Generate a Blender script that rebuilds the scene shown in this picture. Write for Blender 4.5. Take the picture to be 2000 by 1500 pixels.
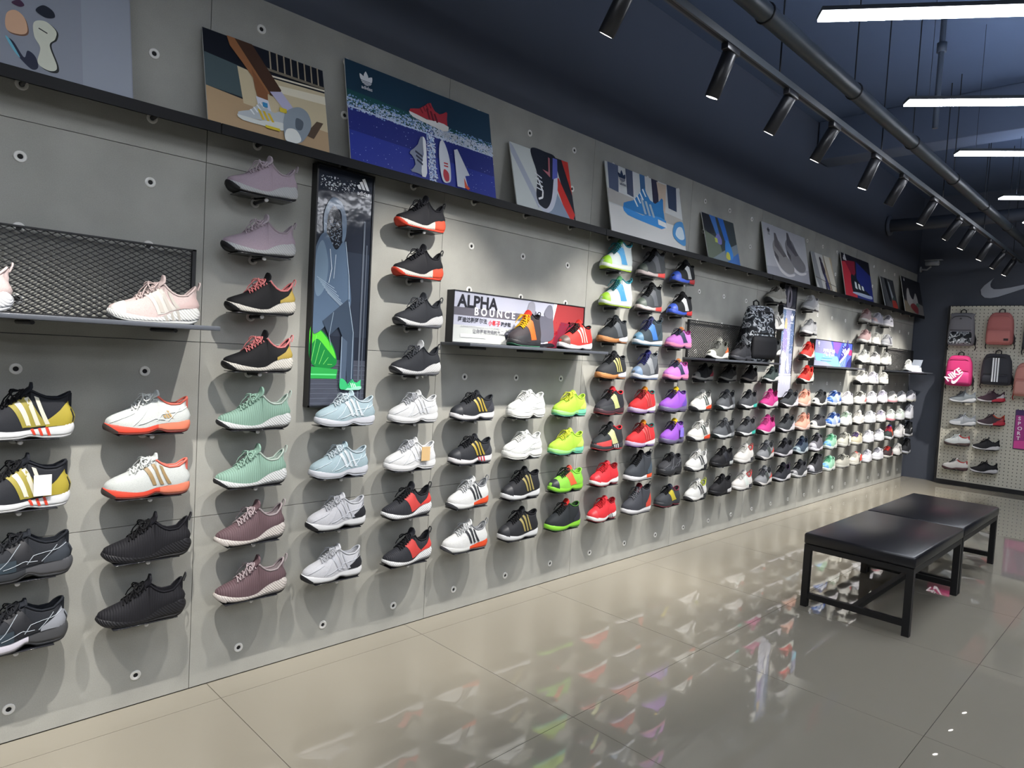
import bpy, bmesh, math, random
import numpy as np
from mathutils import Vector, Matrix

random.seed(7)
for o in list(bpy.data.objects):
    bpy.data.objects.remove(o, do_unlink=True)
SC = bpy.context.scene
COL = SC.collection
PI = math.pi

# ------------------------------------------------------------------ camera
cam_d = bpy.data.cameras.new('camera')
cam = bpy.data.objects.new('camera', cam_d)
COL.objects.link(cam)
cam_d.sensor_width = 36.0
cam_d.lens = 1322.6 / 2000 * 36.0
cam_d.clip_start = 0.02
CAM = Vector((2.8007, 0.0, 1.4479))
_yaw, _pit, _rol = (math.radians(a) for a in (45.080, -2.702, 3.189))
_f = Vector((-math.sin(_yaw) * math.cos(_pit), math.cos(_yaw) * math.cos(_pit), math.sin(_pit)))
_r = _f.cross(Vector((0, 0, 1))).normalized()
_u = _r.cross(_f)
_R = math.cos(_rol) * _r + math.sin(_rol) * _u
_U = -math.sin(_rol) * _r + math.cos(_rol) * _u
cam.matrix_world = Matrix(((_R.x, _U.x, -_f.x, CAM.x), (_R.y, _U.y, -_f.y, CAM.y),
                           (_R.z, _U.z, -_f.z, CAM.z), (0, 0, 0, 1)))
SC.camera = cam

# ------------------------------------------------------------------ world, exposure
world = bpy.data.worlds.new('world')
SC.world = world
world.use_nodes = True
world.node_tree.nodes['Background'].inputs[0].default_value = (0.55, 0.65, 0.8, 1)
world.node_tree.nodes['Background'].inputs[1].default_value = 0.02
SC.view_settings.view_transform = 'Standard'
SC.view_settings.look = 'None'
SC.view_settings.exposure = 0.0
SC.view_settings.gamma = 1.0
SC.view_settings.use_curve_mapping = False
SPOT_W = 220.0          # each lit track spot
STRIP_E = 52.0         # radiance of the pendant strip diffusers
UP_FILL_E = 75.0         # fill glow added on the strip tops to brighten the ceiling

# ------------------------------------------------------------------ helpers
def lin(h):
    h = h.lstrip('#')
    out = []
    for i in (0, 2, 4):
        c = int(h[i:i + 2], 16) / 255
        out.append(c / 12.92 if c <= 0.04045 else ((c + 0.055) / 1.055) ** 2.4)
    return (*out, 1.0)

_mats = {}
def M(hexcol, rough=0.6, kind='plain', metal=0.0, spec=0.5, emit=0.0, key=None):
    k = key or (hexcol, rough, kind, metal, spec, emit)
    if k in _mats:
        return _mats[k]
    m = bpy.data.materials.new('%s_%s' % (kind, hexcol))
    m.use_nodes = True
    nt = m.node_tree
    b = nt.nodes['Principled BSDF']
    col = lin(hexcol)
    if kind in ('knit', 'rib', 'rubber', 'fabric', 'solerib'):
        col = tuple(c * 0.70 for c in col[:3]) + (1.0,)      # cloth and rubber whites are about 0.7
    b.inputs['Base Color'].default_value = col
    b.inputs['Roughness'].default_value = rough
    b.inputs['Metallic'].default_value = metal
    b.inputs['Specular IOR Level'].default_value = spec
    m.diffuse_color = col
    if emit:
        b.inputs['Emission Color'].default_value = col
        b.inputs['Emission Strength'].default_value = emit
    tc = nt.nodes.new('ShaderNodeTexCoord')
    def noise(scale, detail=3):
        n = nt.nodes.new('ShaderNodeTexNoise')
        n.inputs['Scale'].default_value = scale
        n.inputs['Detail'].default_value = detail
        nt.links.new(tc.outputs['Object'], n.inputs['Vector'])
        return n
    def colmix(fac_socket, c2, amount=1.0):
        r = nt.nodes.new('ShaderNodeMix'); r.data_type = 'RGBA'
        r.inputs['A'].default_value = col
        r.inputs['B'].default_value = c2
        if amount != 1.0:
            mu = nt.nodes.new('ShaderNodeMath'); mu.operation = 'MULTIPLY'
            mu.inputs[1].default_value = amount
            nt.links.new(fac_socket, mu.inputs[0]); fac_socket = mu.outputs[0]
        nt.links.new(fac_socket, r.inputs['Factor'])
        nt.links.new(r.outputs['Result'], b.inputs['Base Color'])
    def bump(sock, strength, dist=0.001):
        bp = nt.nodes.new('ShaderNodeBump')
        bp.inputs['Strength'].default_value = strength
        bp.inputs['Distance'].default_value = dist
        nt.links.new(sock, bp.inputs['Height'])
        nt.links.new(bp.outputs['Normal'], b.inputs['Normal'])
    dark = tuple(c * 0.72 for c in col[:3]) + (1,)
    if kind == 'knit':
        v = nt.nodes.new('ShaderNodeTexVoronoi'); v.inputs['Scale'].default_value = 420
        nt.links.new(tc.outputs['Object'], v.inputs['Vector'])
        colmix(v.outputs['Distance'], dark, 0.8); bump(v.outputs['Distance'], 0.35)
    elif kind == 'rib':
        w = nt.nodes.new('ShaderNodeTexWave'); w.bands_direction = 'Y'
        w.inputs['Scale'].default_value = 38; w.inputs['Distortion'].default_value = 3.0
        w.inputs['Detail'].default_value = 1; w.inputs['Detail Scale'].default_value = 0.6
        nt.links.new(tc.outputs['Object'], w.inputs['Vector'])
        d2 = tuple(c * 0.55 for c in col[:3]) + (1,)
        colmix(w.outputs['Fac'], d2, 0.6); bump(w.outputs['Fac'], 0.5, 0.002)
    elif kind == 'solerib':
        w = nt.nodes.new('ShaderNodeTexWave'); w.bands_direction = 'DIAGONAL'
        w.inputs['Scale'].default_value = 55; w.inputs['Distortion'].default_value = 1.0
        nt.links.new(tc.outputs['Object'], w.inputs['Vector'])
        colmix(w.outputs['Fac'], tuple(c * 0.7 for c in col[:3]) + (1,), 0.5); bump(w.outputs['Fac'], 0.5, 0.002)
    elif kind == 'board':
        n = noise(260, 2); n2 = noise(5, 4)
        ad = nt.nodes.new('ShaderNodeMath'); ad.operation = 'MULTIPLY_ADD'
        ad.inputs[1].default_value = 0.55
        nt.links.new(n.outputs['Fac'], ad.inputs[0]); nt.links.new(n2.outputs['Fac'], ad.inputs[2])
        mr = nt.nodes.new('ShaderNodeMapRange')
        mr.inputs['From Min'].default_value = 0.5; mr.inputs['From Max'].default_value = 1.1
        nt.links.new(ad.outputs[0], mr.inputs['Value'])
        colmix(mr.outputs['Result'], tuple(c * 0.78 for c in col[:3]) + (1,))
        bump(n.outputs['Fac'], 0.12)
    elif kind == 'tile':
        n = noise(2.2, 4)
        colmix(n.outputs['Fac'], tuple(c * 0.93 for c in col[:3]) + (1,))
    elif kind == 'camo':
        n = noise(14, 2)
        cr = nt.nodes.new('ShaderNodeValToRGB'); cr.color_ramp.interpolation = 'CONSTANT'
        e = cr.color_ramp.elements
        e[0].position = 0; e[0].color = lin('14161b')
        e[1].position = 0.44; e[1].color = lin('3c4147')
        for p, h in ((0.5, 'c3c8cc'), (0.55, '22252b'), (0.6, '9aa0a6')):
            x = e.new(p); x.color = lin(h)
        nt.links.new(n.outputs['Fac'], cr.inputs['Fac'])
        nt.links.new(cr.outputs['Color'], b.inputs['Base Color'])
    elif kind == 'pegboard':
        sx = nt.nodes.new('ShaderNodeSeparateXYZ'); nt.links.new(tc.outputs['Object'], sx.inputs[0])
        ds = []
        for ax in ('Y', 'Z'):
            a = nt.nodes.new('ShaderNodeMath'); a.operation = 'PINGPONG'; a.inputs[1].default_value = 0.0225
            nt.links.new(sx.outputs[ax], a.inputs[0])
            p = nt.nodes.new('ShaderNodeMath'); p.operation = 'POWER'; p.inputs[1].default_value = 2
            nt.links.new(a.outputs[0], p.inputs[0]); ds.append(p)
        s = nt.nodes.new('ShaderNodeMath'); s.operation = 'ADD'
        nt.links.new(ds[0].outputs[0], s.inputs[0]); nt.links.new(ds[1].outputs[0], s.inputs[1])
        lt = nt.nodes.new('ShaderNodeMath'); lt.operation = 'LESS_THAN'; lt.inputs[1].default_value = 0.0058 ** 2
        nt.links.new(s.outputs[0], lt.inputs[0])
        colmix(lt.outputs[0], lin('2a2824'))
    elif kind == 'gloss_print':
        n = noise(16, 2); bump(n.outputs['Fac'], 0.25, 0.004)
    elif kind in ('fabric', 'leather', 'paint', 'rubber', 'plain'):
        sc = {'fabric': 300, 'leather': 90, 'paint': 4, 'rubber': 180, 'plain': 60}[kind]
        n = noise(sc, 2)
        colmix(n.outputs['Fac'], dark, 0.25 if kind != 'plain' else 0.1)
        if kind in ('fabric', 'leather'):
            bump(n.outputs['Fac'], 0.2)
    _mats[k] = m
    return m

class MB:
    """collects geometry for one mesh"""
    def __init__(s):
        s.v = []; s.f = []; s.m = []; s.sm = []
    def add(s, vs, fs, mi=0, smooth=False):
        o = len(s.v)
        s.v += [tuple(p) for p in vs]
        for f in fs:
            s.f.append(tuple(i + o for i in f)); s.m.append(mi); s.sm.append(smooth)
    def box(s, x0, x1, y0, y1, z0, z1, mi=0, bev=0.0):
        if bev > 0:
            bm = bmesh.new(); bmesh.ops.create_cube(bm, size=1)
            for v in bm.verts:
                v.co = Vector(((x0 + x1) / 2 + v.co.x * (x1 - x0), (y0 + y1) / 2 + v.co.y * (y1 - y0), (z0 + z1) / 2 + v.co.z * (z1 - z0)))
            bmesh.ops.bevel(bm, geom=bm.edges[:], offset=bev, segments=2, affect='EDGES', profile=0.5)
            bm.verts.index_update()
            s.add([v.co[:] for v in bm.verts], [[v.index for v in f.verts] for f in bm.faces], mi, True)
            bm.free(); return
        vs = [(x, y, z) for x in (x0, x1) for y in (y0, y1) for z in (z0, z1)]
        s.add(vs, [(0, 1, 3, 2), (4, 6, 7, 5), (0, 4, 5, 1), (2, 3, 7, 6), (0, 2, 6, 4), (1, 5, 7, 3)], mi)
    def tube(s, path, r, n=8, mi=0, caps=True, closed=False):
        P = [Vector(p) for p in path]; N = len(P)
        rr = r if isinstance(r, (list, tuple)) else [r] * N
        up = None; rings = []
        for i, p in enumerate(P):
            if closed: d = P[(i + 1) % N] - P[i - 1]
            else: d = P[min(i + 1, N - 1)] - P[max(i - 1, 0)]
            if d.length < 1e-9: d = Vector((0, 0, 1))
            d.normalize()
            if up is None:
                up = Vector((0, 0, 1)) if abs(d.z) < 0.9 else Vector((1, 0, 0))
            a = d.cross(up)
            if a.length < 1e-6: a = d.cross(Vector((1, 0.3, 0)))
            a.normalize(); b = a.cross(d).normalized(); up = b
            rings.append([p + rr[i] * (math.cos(2 * PI * k / n) * a + math.sin(2 * PI * k / n) * b) for k in range(n)])
        vs = [q for R_ in rings for q in R_]; fs = []
        for i in range(N if closed else N - 1):
            for k in range(n):
                j = (i + 1) % N
                fs.append((i * n + k, i * n + (k + 1) % n, j * n + (k + 1) % n, j * n + k))
        s.add(vs, fs, mi, True)
        if caps and not closed:
            s.add(rings[0], [tuple(range(n))][:1], mi); s.add(rings[-1], [tuple(reversed(range(n)))], mi)
    def lathe(s, prof, axis='x', n=20, mi=0, o=(0, 0, 0), smooth=True):
        vs = []; fs = []
        for (h, r) in prof:
            for k in range(n):
                c, t = r * math.cos(2 * PI * k / n), r * math.sin(2 * PI * k / n)
                p = {'x': (h, c, t), 'y': (c, h, t), 'z': (c, t, h)}[axis]
                vs.append((p[0] + o[0], p[1] + o[1], p[2] + o[2]))
        for i in range(len(prof) - 1):
            for k in range(n):
                fs.append((i * n + k, i * n + (k + 1) % n, (i + 1) * n + (k + 1) % n, (i + 1) * n + k))
        s.add(vs, fs, mi, smooth)
    def grid(s, rows, mi=0, smooth=True, flip=False):
        n = len(rows[0]); vs = [p for r in rows for p in r]; fs = []
        for i in range(len(rows) - 1):
            for k in range(n - 1):
                q = (i * n + k, i * n + k + 1, (i + 1) * n + k + 1, (i + 1) * n + k)
                fs.append(q[::-1] if flip else q)
        s.add(vs, fs, mi, smooth)
    def prism(s, pts, x0, x1, mi=0):
        """outline pts in (y,z), extruded along x"""
        n = len(pts)
        vs = [(x0, *p) for p in pts] + [(x1, *p) for p in pts]
        fs = [tuple(range(n))[::-1], tuple(range(n, 2 * n))]
        fs += [(i, (i + 1) % n, n + (i + 1) % n, n + i) for i in range(n)]
        s.add(vs, fs, mi)
    def mesh(s, name):
        me = bpy.data.meshes.new(name)
        me.from_pydata(s.v, [], s.f)
        me.polygons.foreach_set('material_index', s.m)
        me.polygons.foreach_set('use_smooth', s.sm)
        me.update()
        return me

def obj(name, mb, mat=None, parent=None, loc=(0, 0, 0), rot=(0, 0, 0), mats=None):
    me = mb.mesh(name) if isinstance(mb, MB) else mb
    o = bpy.data.objects.new(name, me)
    COL.objects.link(o)
    o.location = loc; o.rotation_euler = rot
    if parent: o.parent = parent
    if mats:
        if not me.materials:
            for m in mats: me.materials.append(m)
    elif mat:
        if not me.materials: me.materials.append(None)
        o.material_slots[0].link = 'OBJECT'
        o.material_slots[0].material = mat
    return o

def empty(name, loc=(0, 0, 0), rot=(0, 0, 0), parent=None):
    o = bpy.data.objects.new(name, None); COL.objects.link(o)
    o.location = loc; o.rotation_euler = rot
    o.empty_display_size = 0.05
    if parent: o.parent = parent
    return o

def tag(o, label, cat, group=None):
    o['label'] = label; o['category'] = cat
    if group: o['group'] = group
    return o

def struct(o, label=None):
    o['kind'] = 'structure'
    if label: o['label'] = label
    return o

def pchip(tc, vc):
    tc = np.array(tc, float); vc = np.array(vc, float)
    h = np.diff(tc); d = np.diff(vc) / h
    m = np.zeros(len(tc)); m[0] = d[0]; m[-1] = d[-1]
    for i in range(1, len(tc) - 1):
        m[i] = 0 if d[i - 1] * d[i] <= 0 else 2 * d[i - 1] * d[i] / (d[i - 1] + d[i])
    def f(t):
        t = min(max(t, tc[0]), tc[-1]); i = min(int(np.searchsorted(tc, t, 'right')) - 1, len(h) - 1)
        i = max(i, 0); s = (t - tc[i]) / h[i]
        return float((2 * s**3 - 3 * s**2 + 1) * vc[i] + (s**3 - 2 * s**2 + s) * h[i] * m[i]
                     + (-2 * s**3 + 3 * s**2) * vc[i + 1] + (s**3 - s**2) * h[i] * m[i + 1])
    return f

_txt = {}
def text_geo(body, size=1.0, bold=0.0):
    """flat lettering: (verts2d, faces, width)"""
    k = (body, size, bold)
    if k in _txt: return _txt[k]
    cu = bpy.data.curves.new('lettering', 'FONT'); cu.body = body; cu.size = size; cu.offset = bold
    cu.resolution_u = 3
    t = bpy.data.objects.new('lettering', cu)
    me = bpy.data.meshes.new_from_object(t)
    v = [(p.co.x, p.co.y) for p in me.vertices]; f = [tuple(p.vertices) for p in me.polygons]
    bpy.data.objects.remove(t); bpy.data.curves.remove(cu); bpy.data.meshes.remove(me)
    w = max([p[0] for p in v], default=0)
    _txt[k] = (v, f, w)
    return _txt[k]

class Print:
    """flat print on a board: thin layers of coloured shapes. local x = normal, y = right, z = up (metres)"""
    def __init__(s, w, h, x=0.0):
        s.w, s.h, s.x, s.n = w, h, x, 0; s.mb = MB(); s.cols = []
    def ci(s, c):
        if c not in s.cols: s.cols.append(c)
        return s.cols.index(c)
    def off(s):
        s.n += 1
        return s.x + 0.0002 * s.n
    def poly(s, c, pts, raw=False):
        x = s.off()
        pts = [(p[0], p[1]) if raw else (p[0] * s.w, p[1] * s.h) for p in pts]
        a = sum(pts[i][0] * pts[(i + 1) % len(pts)][1] - pts[(i + 1) % len(pts)][0] * pts[i][1] for i in range(len(pts)))
        if a < 0: pts = pts[::-1]
        s.mb.add([(x, *p) for p in pts], [tuple(range(len(pts)))], s.ci(c))
    def rect(s, c, x0, y0, x1, y1):
        s.poly(c, [(x0, y0), (x1, y0), (x1, y1), (x0, y1)])
    def smooth(s, c, pts, n=6):
        """closed Catmull-Rom outline"""
        P = pts; N = len(P); out = []
        for i in range(N):
            p0, p1, p2, p3 = P[i - 1], P[i], P[(i + 1) % N], P[(i + 2) % N]
            for k in range(n):
                t = k / n
                out.append(tuple(0.5 * ((2 * p1[a]) + (-p0[a] + p2[a]) * t + (2 * p0[a] - 5 * p1[a] + 4 * p2[a] - p3[a]) * t * t + (-p0[a] + 3 * p1[a] - 3 * p2[a] + p3[a]) * t**3) for a in (0, 1)))
        s.poly(c, out)
    def line(s, c, pts, wid):
        """polyline of width wid (metres)"""
        P = [(p[0] * s.w, p[1] * s.h) for p in pts]; x = s.off()
        for a, b in zip(P, P[1:]):
            dx, dy = b[0] - a[0], b[1] - a[1]; L = math.hypot(dx, dy) or 1
            nx, ny = -dy / L * wid / 2, dx / L * wid / 2
            s.mb.add([(x, a[0] - nx, a[1] - ny), (x, b[0] - nx, b[1] - ny), (x, b[0] + nx, b[1] + ny), (x, a[0] + nx, a[1] + ny)], [(0, 1, 2, 3)], s.ci(c))
    def specks(s, c, x0, y0, x1, y1, n, r, seed=1):
        rnd = random.Random(seed); x = s.off()
        for _ in range(n):
            u = (x0 + rnd.random() * (x1 - x0)) * s.w; v = (y0 + rnd.random() * (y1 - y0)) * s.h
            q = r * (0.3 + rnd.random()); a = rnd.random() * PI
            s.mb.add([(x, u + q * math.cos(a + k * PI / 2), v + q * math.sin(a + k * PI / 2) * 0.7) for k in range(4)], [(0, 1, 2, 3)], s.ci(c))
    def text(s, c, body, x, y, size, bold=0.0, sx=1.0, ang=0.0, raw=False):
        v, f, w = text_geo(body, size, bold); o = s.off()
        if not raw: x, y = x * s.w, y * s.h
        ca, sa = math.cos(ang), math.sin(ang)
        s.mb.add([(o, x + p[0] * sx * ca - p[1] * sa, y + p[0] * sx * sa + p[1] * ca) for p in v], f, s.ci(c))
    def trefoil(s, c, bg, x, y, k, word=True):
        """three-leaf sports mark with the word below; x,y = centre of leaves in metres, k = height"""
        def leaf(cx, cy, L, wd, ang):
            pts = []
            for i in range(17):
                t = i / 16; w_ = wd * math.sin(PI * t) ** 0.8
                pts.append((w_, t * L))
            pts += [(-a, b) for a, b in pts[-2:0:-1]]
            ca, sa = math.cos(ang), math.sin(ang)
            return [(cx + a * ca - b * sa, cy + a * sa + b * ca) for a, b in pts]
        by = y - 0.42 * k
        for ang, L, wd in ((0.62, 0.86, 0.19), (-0.62, 0.86, 0.19), (0, 0.98, 0.2)):
            s.poly(c, leaf(x, by, L * k, wd * k, ang), raw=True)
        s.poly(c, [(x + 0.42 * k * math.cos(a), by + 0.26 * k + 0.3 * k * math.sin(a)) for a in [PI + i * PI / 12 for i in range(13)]], raw=True)
        for i in range(3):
            yy = by + (0.02 + 0.1 * i) * k
            s.poly(bg, [(x - 0.5 * k, yy), (x + 0.5 * k, yy), (x + 0.5 * k, yy + 0.035 * k), (x - 0.5 * k, yy + 0.035 * k)], raw=True)
        if word:
            w = text_geo('adidas', 0.36 * k, 0.004 * k)[2]
            s.text(c, 'adidas', x - w / 2, by - 0.36 * k, 0.36 * k, 0.004 * k, raw=True)
    def bars(s, c, x, y, k, word=True):
        """three slanted bars mark, x,y lower-left in metres, k = width"""
        for i, hh in enumerate((0.28, 0.48, 0.68)):
            a = x + (0.08 + 0.27 * i) * k; sl = 0.5 * hh * k
            s.poly(c, [(a, y), (a + 0.19 * k, y), (a + 0.19 * k - sl, y + hh * k), (a - sl, y + hh * k - 0.08 * k)], raw=True)
        if word:
            w = text_geo('adidas', 0.34 * k, 0.004 * k)[2]
            s.text(c, 'adidas', x + 0.4 * k - w / 2, y - 0.34 * k, 0.34 * k, 0.004 * k, raw=True)
    def shoe(s, up, sole, x, y, L, ang=0.0, stripe=None, lace=None, flip=False):
        """printed side view of a trainer; x,y = sole front end in metres"""
        def T(pts):
            ca, sa = math.cos(ang), math.sin(ang); out = []
            for a, b in pts:
                if flip: a = 1 - a
                a *= L; b *= L
                out.append((x + a * ca - b * sa, y + a * sa + b * ca))
            return out
        s.poly(up, T([(0.01, .09), (.03, .16), (.12, .2), (.25, .25), (.38, .36), (.48, .47), (.55, .5), (.58, .44), (.66, .36), (.78, .34), (.88, .4), (.96, .47), (.99, .45), (.98, .3), (1, .12)]), raw=True)
        s.poly(sole, T([(0, .1), (0.02, .05), (.1, .01), (.3, 0), (.9, 0), (1.02, .05), (1.03, .15), (.9, .17), (.7, .15), (.45, .09), (.2, .1)]), raw=True)
        if stripe:
            for i in range(3):
                a = .44 + .1 * i
                s.poly(stripe, T([(a + .06, .12), (a + .11, .13), (a + .03, .34 - .02 * i), (a - .02, .33 - .02 * i)]), raw=True)
        if lace:
            for i in range(4):
                a = .26 + .07 * i; b = .25 + .065 * i
                s.poly(lace, T([(a, b + .02), (a + .03, b + .035), (a + .1, b - .06), (a + .07, b - .07)]), raw=True)
    def build(s, parent, name='printed_picture', rough=0.35, kind='plain', emit=0.0):
        return obj(name, s.mb, parent=parent, mats=[M(c, rough, kind, emit=emit) for c in s.cols])

SWOOSH = [(0, .28), (.015, .12), (.07, .02), (.16, 0), (.27, .04), (.45, .16), (.7, .34), (1, .56), (.7, .44), (.45, .335), (.3, .29), (.2, .29), (.15, .36), (.14, .46), (.16, .58), (.19, .66), (.11, .52), (.05, .42)]

# ------------------------------------------------------------------ room shell
Y0, PW, GAP, PH = 1.0241, 1.1989, 0.399, 0.708
YF, XR, YB, ZC = 10.72, 7.5, -4.0, 3.9
def colY(c):
    p, i = divmod(c, 3)
    return Y0 + PW * p + PW / 2 + GAP * (i - 1)
def rowZ(r):
    return 0.118 + 0.236 * r

PAINT = M('4a4f5a', 0.75, 'paint')
mb = MB(); mb.box(-0.05, XR, YB, YF, -0.06, -0.004)
floor = struct(obj('floor', mb, M('4a443a', 0.8)), 'polished beige porcelain tile floor')
TILE = M('898477', 0.014, 'tile', spec=0.8)
xs = [0.0, 0.152] + [0.152 + 0.995 * i for i in range(1, 8)] + [XR]
ys = [YB] + [1.095 + 1.004 * i for i in range(-5, 10)] + [YF]
tile_cache = {}
for i in range(len(xs) - 1):
    for j in range(len(ys) - 1):
        w, d = xs[i + 1] - xs[i], ys[j + 1] - ys[j]
        if w < 0.02 or d < 0.02: continue
        k = (round(w, 3), round(d, 3))
        if k not in tile_cache:
            mb = MB(); g = 0.0012
            mb.box(g, w - g, g, d - g, -0.01, 0.0, 0)
            tile_cache[k] = mb.mesh('floor_tile')
        obj('floor_tile', tile_cache[k], TILE, floor, (xs[i], ys[j], 0))

mb = MB(); mb.box(-0.2, -0.014, YB, YF, 0, ZC)
wall_left = struct(obj('wall_left', mb, PAINT), 'long display wall of grey panels below dark paint')
BOARD = M('a4a49d', 0.72, 'board', spec=0.3)
mb = MB(); mb.box(-0.013, 0, 0.0012, PW - 0.0012, 0.0012, PH - 0.0012)
pan_me = mb.mesh('wall_panel')
mb = MB()
mb.lathe([(0, 0.0195), (0.003, 0.019), (0.004, 0.017), (0.004, 0.0095), (0.002, 0.0085), (0.0004, 0.0085)], 'x', 16, 0)
mb.add([(0.0006, 0.0086 * math.cos(2 * PI * k / 16), 0.0086 * math.sin(2 * PI * k / 16)) for k in range(16)], [tuple(range(16))], 1)
sock_me = mb.mesh('socket')
sock_me.materials.append(M('dcdbd6', 0.4)); sock_me.materials.append(M('0c0c0d', 0.8))
for k in range(-4, 8):
    for r in range(4):
        p = obj('wall_panel', pan_me, BOARD, wall_left, (0, Y0 + PW * k, PH * r + 0.002))
        if k < -1: continue
        for ci in range(3):
            for rr in range(3):
                obj('socket', sock_me, parent=p, loc=(0, PW / 2 + GAP * (ci - 1), 0.116 + 0.236 * rr))

mb = MB(); mb.box(-0.2, XR, YF, YF + 0.15, 0, ZC)
struct(obj('wall_far', mb, PAINT), 'dark painted end wall')
mb = MB(); mb.box(XR, XR + 0.15, YB, YF, 0, ZC)
struct(obj('wall_right', mb, M('8b8a86', 0.8, 'paint')), 'opposite side wall')
mb = MB(); mb.box(-0.2, XR, YB - 0.15, YB, 0, ZC)
struct(obj('wall_back', mb, M('8b8a86', 0.8, 'paint')), 'wall behind')
mb = MB(); mb.box(-0.2, XR, YB, YF, ZC, ZC + 0.15)
ceiling = struct(obj('ceiling', mb, M('4a576d', 0.8, 'paint')), 'dark exposed concrete ceiling')
for by in (6.9, 1.2):
    mb = MB(); mb.box(0.0, XR, by, by + 0.3, ZC - 0.38, ZC, bev=0.01)
    struct(obj('trim_%d' % (1 if by > 3 else 2), mb, M('566072', 0.8, 'paint')), 'dark concrete ceiling beam')

# ------------------------------------------------------------------ ceiling services
BLACK = M('17181b', 0.45, 'paint'); BLACKM = M('1b1c20', 0.35, 'plain')
CHROME = M('b9bcc0', 0.22, 'plain', metal=1.0)
t = empty('conduit_pipe', (1.30, -1.0, 3.06))
tag(t, 'thick dark pipe running beside the spotlight track', 'pipe')
mb = MB(); mb.tube([(0, 0, 0), (0, 11.6, 0)], 0.043, 16); obj('pipe', mb, M('2c3236', 0.45, 'paint'), t)
for i in range(9):
    y = 1.7 + 1.15 * i
    mb = MB(); mb.tube([(0.045 * math.cos(a), y, 0.045 * math.sin(a)) for a in [2 * PI * k / 16 for k in range(16)]], 0.006, 6, closed=True)
    mb.tube([(0, y, 0.045), (0, y, ZC - 3.06)], 0.004, 6)
    obj('hanger', mb, BLACK, t)
t = empty('wall_duct', (0.0, 9.25, 3.27))
tag(t, 'dark round duct coming out of the black wall', 'pipe')
mb = MB(); mb.tube([(-0.01, 0, 0), (XR, 0, 0)], 0.075, 20); obj('duct', mb, M('2a2e36', 0.6, 'paint'), t)
mb = MB(); mb.lathe([(0, 0.12), (0.02, 0.12), (0.025, 0.078)], 'x', 20); obj('flange', mb, PAINT, t)
for x, y, r, nm, lb in ((1.46, 5.2, 0.03, 'drop_pipe', 'slim vertical pipe hanging above the spotlight track nearest the first strip light'),
                        (1.75, 7.4, 0.045, 'drop_pipe', 'thicker vertical pipe hanging behind the strip lights')):
    t = empty(nm, (x, y, 3.1)); tag(t, lb, 'pipe')
    mb = MB(); mb.tube([(0, 0, 0), (0, 0, ZC - 3.1)], r * 0.6, 12); obj('pipe', mb, M('39404a', 0.6, 'paint'), t)
    mb = MB(); mb.lathe([(0.5, r * 0.6), (0.5, r), (0.56, r), (0.56, r * 0.6)], 'z', 14); obj('coupling', mb, M('39404a', 0.6, 'paint'), t)

track = empty('spotlight_track', (1.2, -1.0, 2.9))
tag(track, 'long dark grey track carrying the spotlights', 'light track')
mb = MB(); mb.box(-0.018, 0.018, 0, 11.4, 0.0, 0.034); obj('rail', mb, M('3f464c', 0.45, 'plain'), track)
mb = MB(); mb.box(-0.007, 0.007, 0, 11.4, -0.001, 0.006); obj('groove', mb, M('0e0f11', 0.6), track)
for i in range(7):
    mb = MB(); mb.tube([(0, 1.2 + 1.6 * i, 0.034), (0, 1.2 + 1.6 * i, ZC - 2.9)], 0.004, 6); obj('hanger', mb, BLACK, track)

SPOTS = [(-1.2, 0, 1, .42), (-0.4, 0, 1, .42), (0.45, 0, 1, .40), (1.25, 0, 1, .42), (2.12, 0, 1, .66), (2.89, 1, 1, .42), (3.55, 2, 1, .62), (4.17, 3, 1, .60), (4.92, 4, 1, .40),
         (5.53, 5, 0, .50), (6.36, 6, 1, .50), (7.22, 7, 1, .65), (7.74, 8, 1, .50), (8.55, 9, 1, .50), (9.3, 10, 1, .62), (9.9, 11, 1, .50)]
ORD = ['', 'second', 'third', 'fourth', 'fifth', 'sixth', 'seventh', 'eighth', 'ninth', 'tenth', 'eleventh', 'last']
LENS = M('fff8ee', 0.4, 'plain', emit=14.0)
body_mb = MB(); body_mb.lathe([(0.0, 0.0), (0.0, 0.030), (0.004, 0.034), (0.198, 0.034), (0.2, 0.032), (0.2, 0.029), (0.197, 0.027), (0.197, 0.0)], 'z', 20)
body_me = body_mb.mesh('spot_body')
len_mb = MB(); len_mb.add([(0.027 * math.cos(2 * PI * k / 20), 0.027 * math.sin(2 * PI * k / 20), 0.1995) for k in range(20)], [tuple(range(20))]); len_me = len_mb.mesh('lens')
ada_mb = MB(); ada_mb.box(-0.017, 0.017, -0.06, 0.06, -0.03, 0.002, bev=0.004); ada_me = ada_mb.mesh('track_adapter')
arm_mb = MB(); arm_mb.box(-0.006, 0.006, 0.034, 0.04, -0.01, 0.19); arm_mb.box(-0.006, 0.006, 0.0, 0.04, -0.014, -0.008); arm_me = arm_mb.mesh('arm')
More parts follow.
